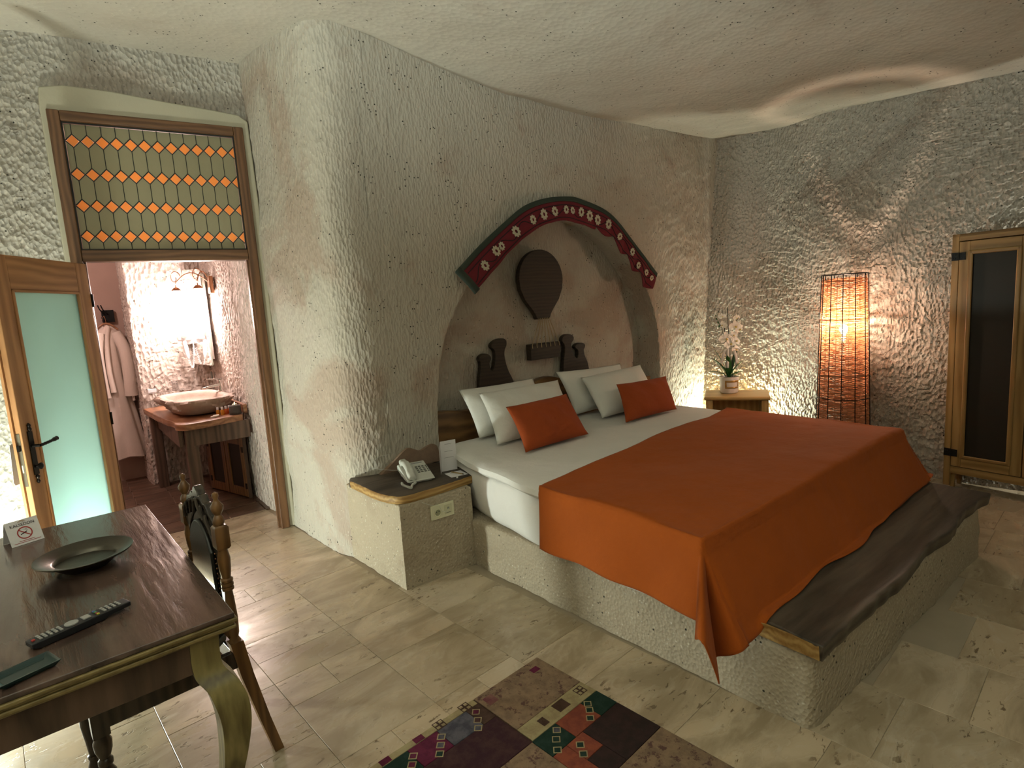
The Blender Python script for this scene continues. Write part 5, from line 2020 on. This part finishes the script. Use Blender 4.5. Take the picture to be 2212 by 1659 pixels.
# outline in local coordinates; long side along y
n = 88
rings = []
bprof = resample(np.array([(.10, .26, .0, .004), (.165, .345, .015, .008), (.215, .40, .06, .030), (.245, .425, .105, .034), (.25, .435, .135, .022), (.24, .425, .146, .004), (.205, .375, .146, .002), (.195, .365, .135, .001), (.17, .33, .07, .0), (.11, .25, .045, 0), (.02, .05, .04, 0)]), n=30)
for (sx, sy, z, am) in bprof:
    ring = []
    for k in range(n):
        q = 2 * math.pi * k / n
        c, s = math.cos(q), math.sin(q)
        x = sx * math.copysign(abs(c) ** .55, c)
        y = sy * math.copysign(abs(s) ** .55, s)
        d = 1.5 * am * float(fbm(np.array([[x * 17, y * 17, z * 17]]), 3, 7)[0])
        ring.append((x + d * c, y + d * s, z + (d * .4 if .02 < z < .14 else 0)))
    rings.append(ring)
obj('bowl', MB().loft(rings), M['stone_basin'], bs, smooth=True)

tap = thing('faucet', 'chrome single-lever faucet behind the stone basin', 'faucet', (1.135, 5.86, VZ), R(178))
obj('column', MB().lathe([(.028, 0), (.028, .01), (.022, .015), (.020, .24), (.018, .25)], 20), M['chrome'], tap, smooth=True)
obj('spout', MB().loft([[(.0, -.02, .195), (.0, .02, .195), (.0, .02, .225), (.0, -.02, .225)], [(.15, -.022, .185), (.15, .022, .185), (.15, .022, .195), (.15, -.022, .195)]]), M['chrome'], tap, bevel=.003)
obj('lever', MB().loft([[(-.02, -.015, .25), (-.02, .015, .25), (-.02, .015, .262), (-.02, -.015, .262)], [(.11, -.008, .268), (.11, .008, .268), (.11, .008, .274), (.11, -.008, .274)]]), M['chrome'], tap, bevel=.002)

for (x, y, mt, lab) in ((.99, 5.345, 'oil_amber', 'small amber gel bottle at the basin end of the toiletry row'), (1.02, 5.32, 'oil_amber', 'small amber gel bottle standing next to the orange bottles'),
                         (1.055, 5.345, 'oil_orange', 'small orange shampoo bottle standing next to the amber bottles'), (1.085, 5.365, 'oil_orange', 'small orange shampoo bottle right behind the bark candle block')):
    b = thing('toiletry_bottle', lab, 'bottle', (x, y, VZ), 0, 'toiletry bottles on the vanity')
    obj('body', MB().lathe([(.014, 0), (.015, .003), (.015, .038), (.008, .045)], 14), M[mt], b, smooth=True)
    obj('cap', MB().lathe([(.009, .045), (.0095, .046), (.0095, .066), (.008, .068)], 12), M['cap'], b, smooth=True)
sp_ = thing('soap_disc', 'round wrapped soaps lying on the vanity edge', 'soap', (.955, 5.245, VZ))
obj('soap_cake', MB().lathe([(.001, 0), (.022, .001), (.024, .006), (.022, .012), (.001, .013)], 18, (0, 0, .006)), M['soap'], sp_, smooth=True)
obj('soap_cake', MB().lathe([(.001, 0), (.022, .001), (.024, .006), (.022, .010), (.001, .011)], 18, (-.018, .012, 0)), M['soap'], sp_, smooth=True)
cd = thing('candle_holder', 'dark bark candle block with a lit tealight on the vanity', 'candle', (1.105, 5.245, VZ))
obj('block', MB().lathe([(.046, 0), (.048, .01), (.047, .072), (.044, .075), (.001, .075)], 14), M['bark'], cd, smooth=True)
obj('tealight', MB().lathe([(.019, .075), (.020, .088), (.017, .088), (.016, .084), (.001, .084)], 16), M['wax'], cd, smooth=True)
obj('flame', MB().lathe([(.001, .086), (.003, .091), (.0025, .097), (.0005, .104)], 8), M['flame'], cd, smooth=True)
gs = thing('glass_shelf', 'small clear glass shelf on the wall behind the basin', 'shelf', (.78, 6.55, .93))
box('pane', (-.2, .2, -.10, .04, 0, .006), M['glass'], gs)
box('bracket', (-.15, -.13, -.03, .07, -.015, 0), M['chrome'], gs)
box('bracket', (.13, .15, -.03, .07, -.015, 0), M['chrome'], gs)
tg = thing('tumbler', 'clear glass tumbler standing on the glass shelf', 'glass', (.86, 6.52, .9365))
obj('wall', MB().lathe([(.026, 0), (.030, .09), (.028, .09), (.024, .005)], 18), M['glass'], tg, smooth=True)
tp = thing('paper_packet', 'small white paper packet on the glass shelf', 'packet', (.66, 6.51, .9365))
box('packet', (-.035, .035, -.01, .01, 0, .035), M['paper'], tp, .003)

# mirror cabinet turned in the corner
ma = math.atan2(6.585 - 6.14, 1.10 - 1.175)
mir = thing('mirror', 'rounded frameless mirror with lit edge strips on a white back box', 'mirror', (1.165, 6.135, 1.16), ma)
MW, MH = math.hypot(6.585 - 6.14, .075), .915
# local x runs away from the door, local +y faces the room
rc = [(x, z) for x, z in rquad([(0, 0), (MW, .012), (MW, MH + .03), (0, MH)], .03)]
obj('glass', MB().prism(rc, 'y', .018, .024), M['mirror'], mir)
obj('glass_edge', MB().prism([(x * 1.012 - .003, z * 1.006 - .003) for x, z in rc], 'y', .012, .018), m_plain('mirror_edge', (.55, .72, .62), .2), mir)
box('back_box', (.03, MW - .03, -.02, .012, .06, MH - .04), M['white_plastic'], mir, .004)
box('edge_strip', (.022, .036, .0245, .0255, .06, MH - .07), M['led'], mir)
box('edge_strip', (MW - .045, MW - .03, .0245, .0255, .10, MH - .07), M['led'], mir)

# double-arm wall lamp
sc = thing('bathroom_wall_lamp', 'wall lamp with two scrolled brass arms over the mirror', 'lamp', (1.195, 6.0, 1.93))
box('wall_plate', (-.02, .015, -.05, .05, -.09, .07), M['brass'], sc, .006)
LPOS = [(-.225, .42), (-.09, .11)]
for (lx_, ly_) in LPOS:
    am_ = []
    for k in range(30):
        t_ = k / 29
        am_.append((0 + (lx_) * t_, ly_ * t_, .0 + .12 * math.sin(math.pi * min(t_ * .9, 1))))
    obj('arm', MB().tube(am_, .005, 6), M['brass'], sc, smooth=True)
    spi = []
    L_ = math.hypot(lx_, ly_)
    ux, uy = .52, -.85
    for k in range(34):
        a = k / 33 * 4.1 * math.pi / 2 + .2
        r_ = .075 * (1 - k / 33 * .8)
        spi.append((lx_ + ux * r_ * math.cos(a), ly_ + uy * r_ * math.cos(a), .085 + r_ * math.sin(a)))
    obj('scroll', MB().tube(spi, .0042, 6), M['brass'], sc, smooth=True)
    obj('stem', MB().tube([(lx_, ly_, .02), (lx_, ly_, -.01)], .005, 8), M['brass'], sc)
    obj('bell', MB().lathe([(.006, .0), (.022, -.006), (.040, -.026), (.044, -.034), (.04, -.034), (.005, -.012)], 20, (lx_, ly_, -.0)), M['brass'], sc, smooth=True)
    obj('glass_shade', MB().lathe([(.030, -.034), (.040, -.055), (.052, -.085), (.058, -.125), (.050, -.15), (.02, -.165), (.001, -.168)], 20, (lx_, ly_, 0)), M['bath_bulb'], sc, smooth=True)
    lamp_light('bathroom_lamp_light', 'POINT', (1.195 + lx_ - .02, 6.0 + ly_ - .01, 1.68), 12, (1.0, .79, .74), .07)

hd_ = thing('hair_dryer', 'white wall-mounted hair dryer hanging in its holder', 'hair dryer', (1.015, 6.53, 1.43))
obj('wall_holder', MB().lathe([(.055, .0), (.062, -.03), (.055, -.075), (.03, -.085), (.001, -.086)], 20, (.02, .06, .0), 'y'), M['white_plastic'], hd_, smooth=True)
obj('barrel', MB().lathe([(.020, -.06), (.040, -.05), (.046, .0), (.040, .06), (.03, .075)], 18, (-.03, -.05, .02), 'x'), M['white_plastic'], hd_, smooth=True)
obj('air_intake', MB().lathe([(.001, 0), (.028, .001), (.028, .006), (.001, .006)], 16, (-.03, -.105, .03), 'y'), M['grey_key'], hd_, smooth=True)
obj('handle', MB().tube([(-.03, -.055, -.02), (-.02, -.055, -.10), (-.015, -.05, -.17), (-.01, -.05, -.20)], [.018, .021, .017, .010], 12), M['white_plastic'], hd_, smooth=True)
cpt = []
for k in range(120):
    t_ = k / 119
    cpt.append((-.01 + .06 * t_ + .008 * math.cos(k * 1.4), -.045 + .03 * t_ + .008 * math.sin(k * 1.4), -.20 - .14 * math.sin(math.pi * t_) + .1 * t_))
obj('coiled_cord', MB().tube(cpt, .003, 5), M['white_plastic'], hd_, smooth=True)
so_ = thing('shaver_socket', 'small dark switch plate on the bathroom wall below the mirror', 'socket', (1.193, 6.50, 1.04), 0)
box('plate', (-.006, .006, -.02, .02, -.04, .04), M['grey_key'], so_, .002)

lamp_light('bathroom_fill_light', 'POINT', (-.35, 5.7, 2.55), 21, (1.0, .80, .76), .12)  # unseen light added to fill the dark bathroom floor and robe

# robe on its hook
hk = thing('robe_hook', 'black iron double hook on the smooth bathroom wall', 'hook', (.438, 7.085, 1.70))
box('plate', (-.052, .052, -.008, .02, -.06, .06), M['iron'], hk, .003)
for x in (-.045, -.02):
    obj('prong', MB().tube(catmull([(x + .02, -.01, .02), (x + .005, -.05, .03), (x - .02, -.07, .07), (x - .03, -.065, .11)], 5), .006, 6), M['iron'], hk, smooth=True)
obj('prong', MB().tube(catmull([(-.02, -.01, -.04), (-.035, -.05, -.05), (-.05, -.055, -.03), (-.055, -.045, -.01)], 5), .006, 6), M['iron'], hk, smooth=True)
rbz = thing('bathrobe', 'cream terry bathrobe hanging on a wooden hanger below the iron hook', 'bathrobe', (.395, 6.955, 0))
n = 40
rings = []
for z, w, dp, ox in ((1.60, .03, .03, .01), (1.58, .055, .045, .01), (1.53, .105, .06, .005), (1.42, .125, .075, 0), (1.2, .13, .08, 0), (.95, .125, .085, .005), (.85, .12, .085, .01), (.6, .135, .085, .02), (.4, .145, .09, .03), (.275, .15, .09, .035), (.265, .12, .07, .035)):
    ring = []
    for k in range(n):
        q = 2 * math.pi * k / n
        fold = 1 + .10 * math.sin(q * 5 + z * 2.0) + .06 * math.sin(q * 9 + z * 5)
        if z > 1.5:
            fold = 1
        ring.append((ox + w * math.cos(q) * fold, dp * math.sin(q) * fold, z + .012 * math.sin(q * 3)))
    rings.append(ring)
obj('gown', MB().loft(rings), M['robe'], rbz, smooth=True)
for s, xs in ((-1, -.10), (1, .12)):
    pth = catmull([(xs * .6, -.04, 1.53), (xs * 1.05, -.075, 1.35), (xs * 1.1, -.09, 1.1), (xs * 1.05, -.085, .90)], 6)
    obj('sleeve', MB().tube(pth, list(np.linspace(.05, .062, len(pth))), 14), M['robe'], rbz, smooth=True)
cl = catmull([(.02, -.05, 1.60), (-.01, -.082, 1.45), (-.03, -.10, 1.2), (-.02, -.105, .95)], 6)
obj('collar', MB().tube(cl, list(np.linspace(.018, .024, len(cl))), 10), M['robe'], rbz, smooth=True)
obj('belt_loop', MB().tube(catmull([(.10, -.10, .93), (.13, -.12, .90), (.135, -.115, .85)], 5), .012, 8), M['robe'], rbz, smooth=True)
hg_ = obj('hanger', MB().tube(catmull([(-.09, 0, 1.56), (-.03, 0, 1.615), (.01, 0, 1.625), (.05, 0, 1.61), (.10, 0, 1.56)], 6), .009, 8).tube(catmull([(.01, 0, 1.625), (.01, 0, 1.66), (.0, .02, 1.70), (-.015, .055, 1.66)], 6), .0025, 6), M['vanity_top'], rbz, smooth=True)

# ------------------------------------------------------------------ door hanger tag behind the door leaf
dh = thing('door_hanger', 'white paper hanger tag on the outer door handle', 'tag', (hx, hy, 0), la)
X = LW - .052
hp = [(X - .03 + .06 * t_, .99 - .215) for t_ in (0, 1)]
out_t = [(X + .012 * math.cos(a) * 1.6, .982 + .02 * math.sin(a)) for a in np.linspace(0, math.pi, 9)]
tagp = [(X - .033, .80), (X - .026, .785), (X + .026, .785), (X + .033, .80)] + [(X + .020, .95)] + out_t + [(X - .020, .95)]
obj('tag_card', MB().prism([(x, z) for x, z in tagp], 'y', T0 - .054, T0 - .0525), M['paper'], dh)
box('printed_line', (X - .02, X + .02, T0 - .0548, T0 - .054, .80, .806), M['print'], dh)
for k in range(5):
    box('printed_line', (X - .016, X + .016, T0 - .0548, T0 - .054, .85 + k * .016, .852 + k * .016), M['print_grey'], dh)
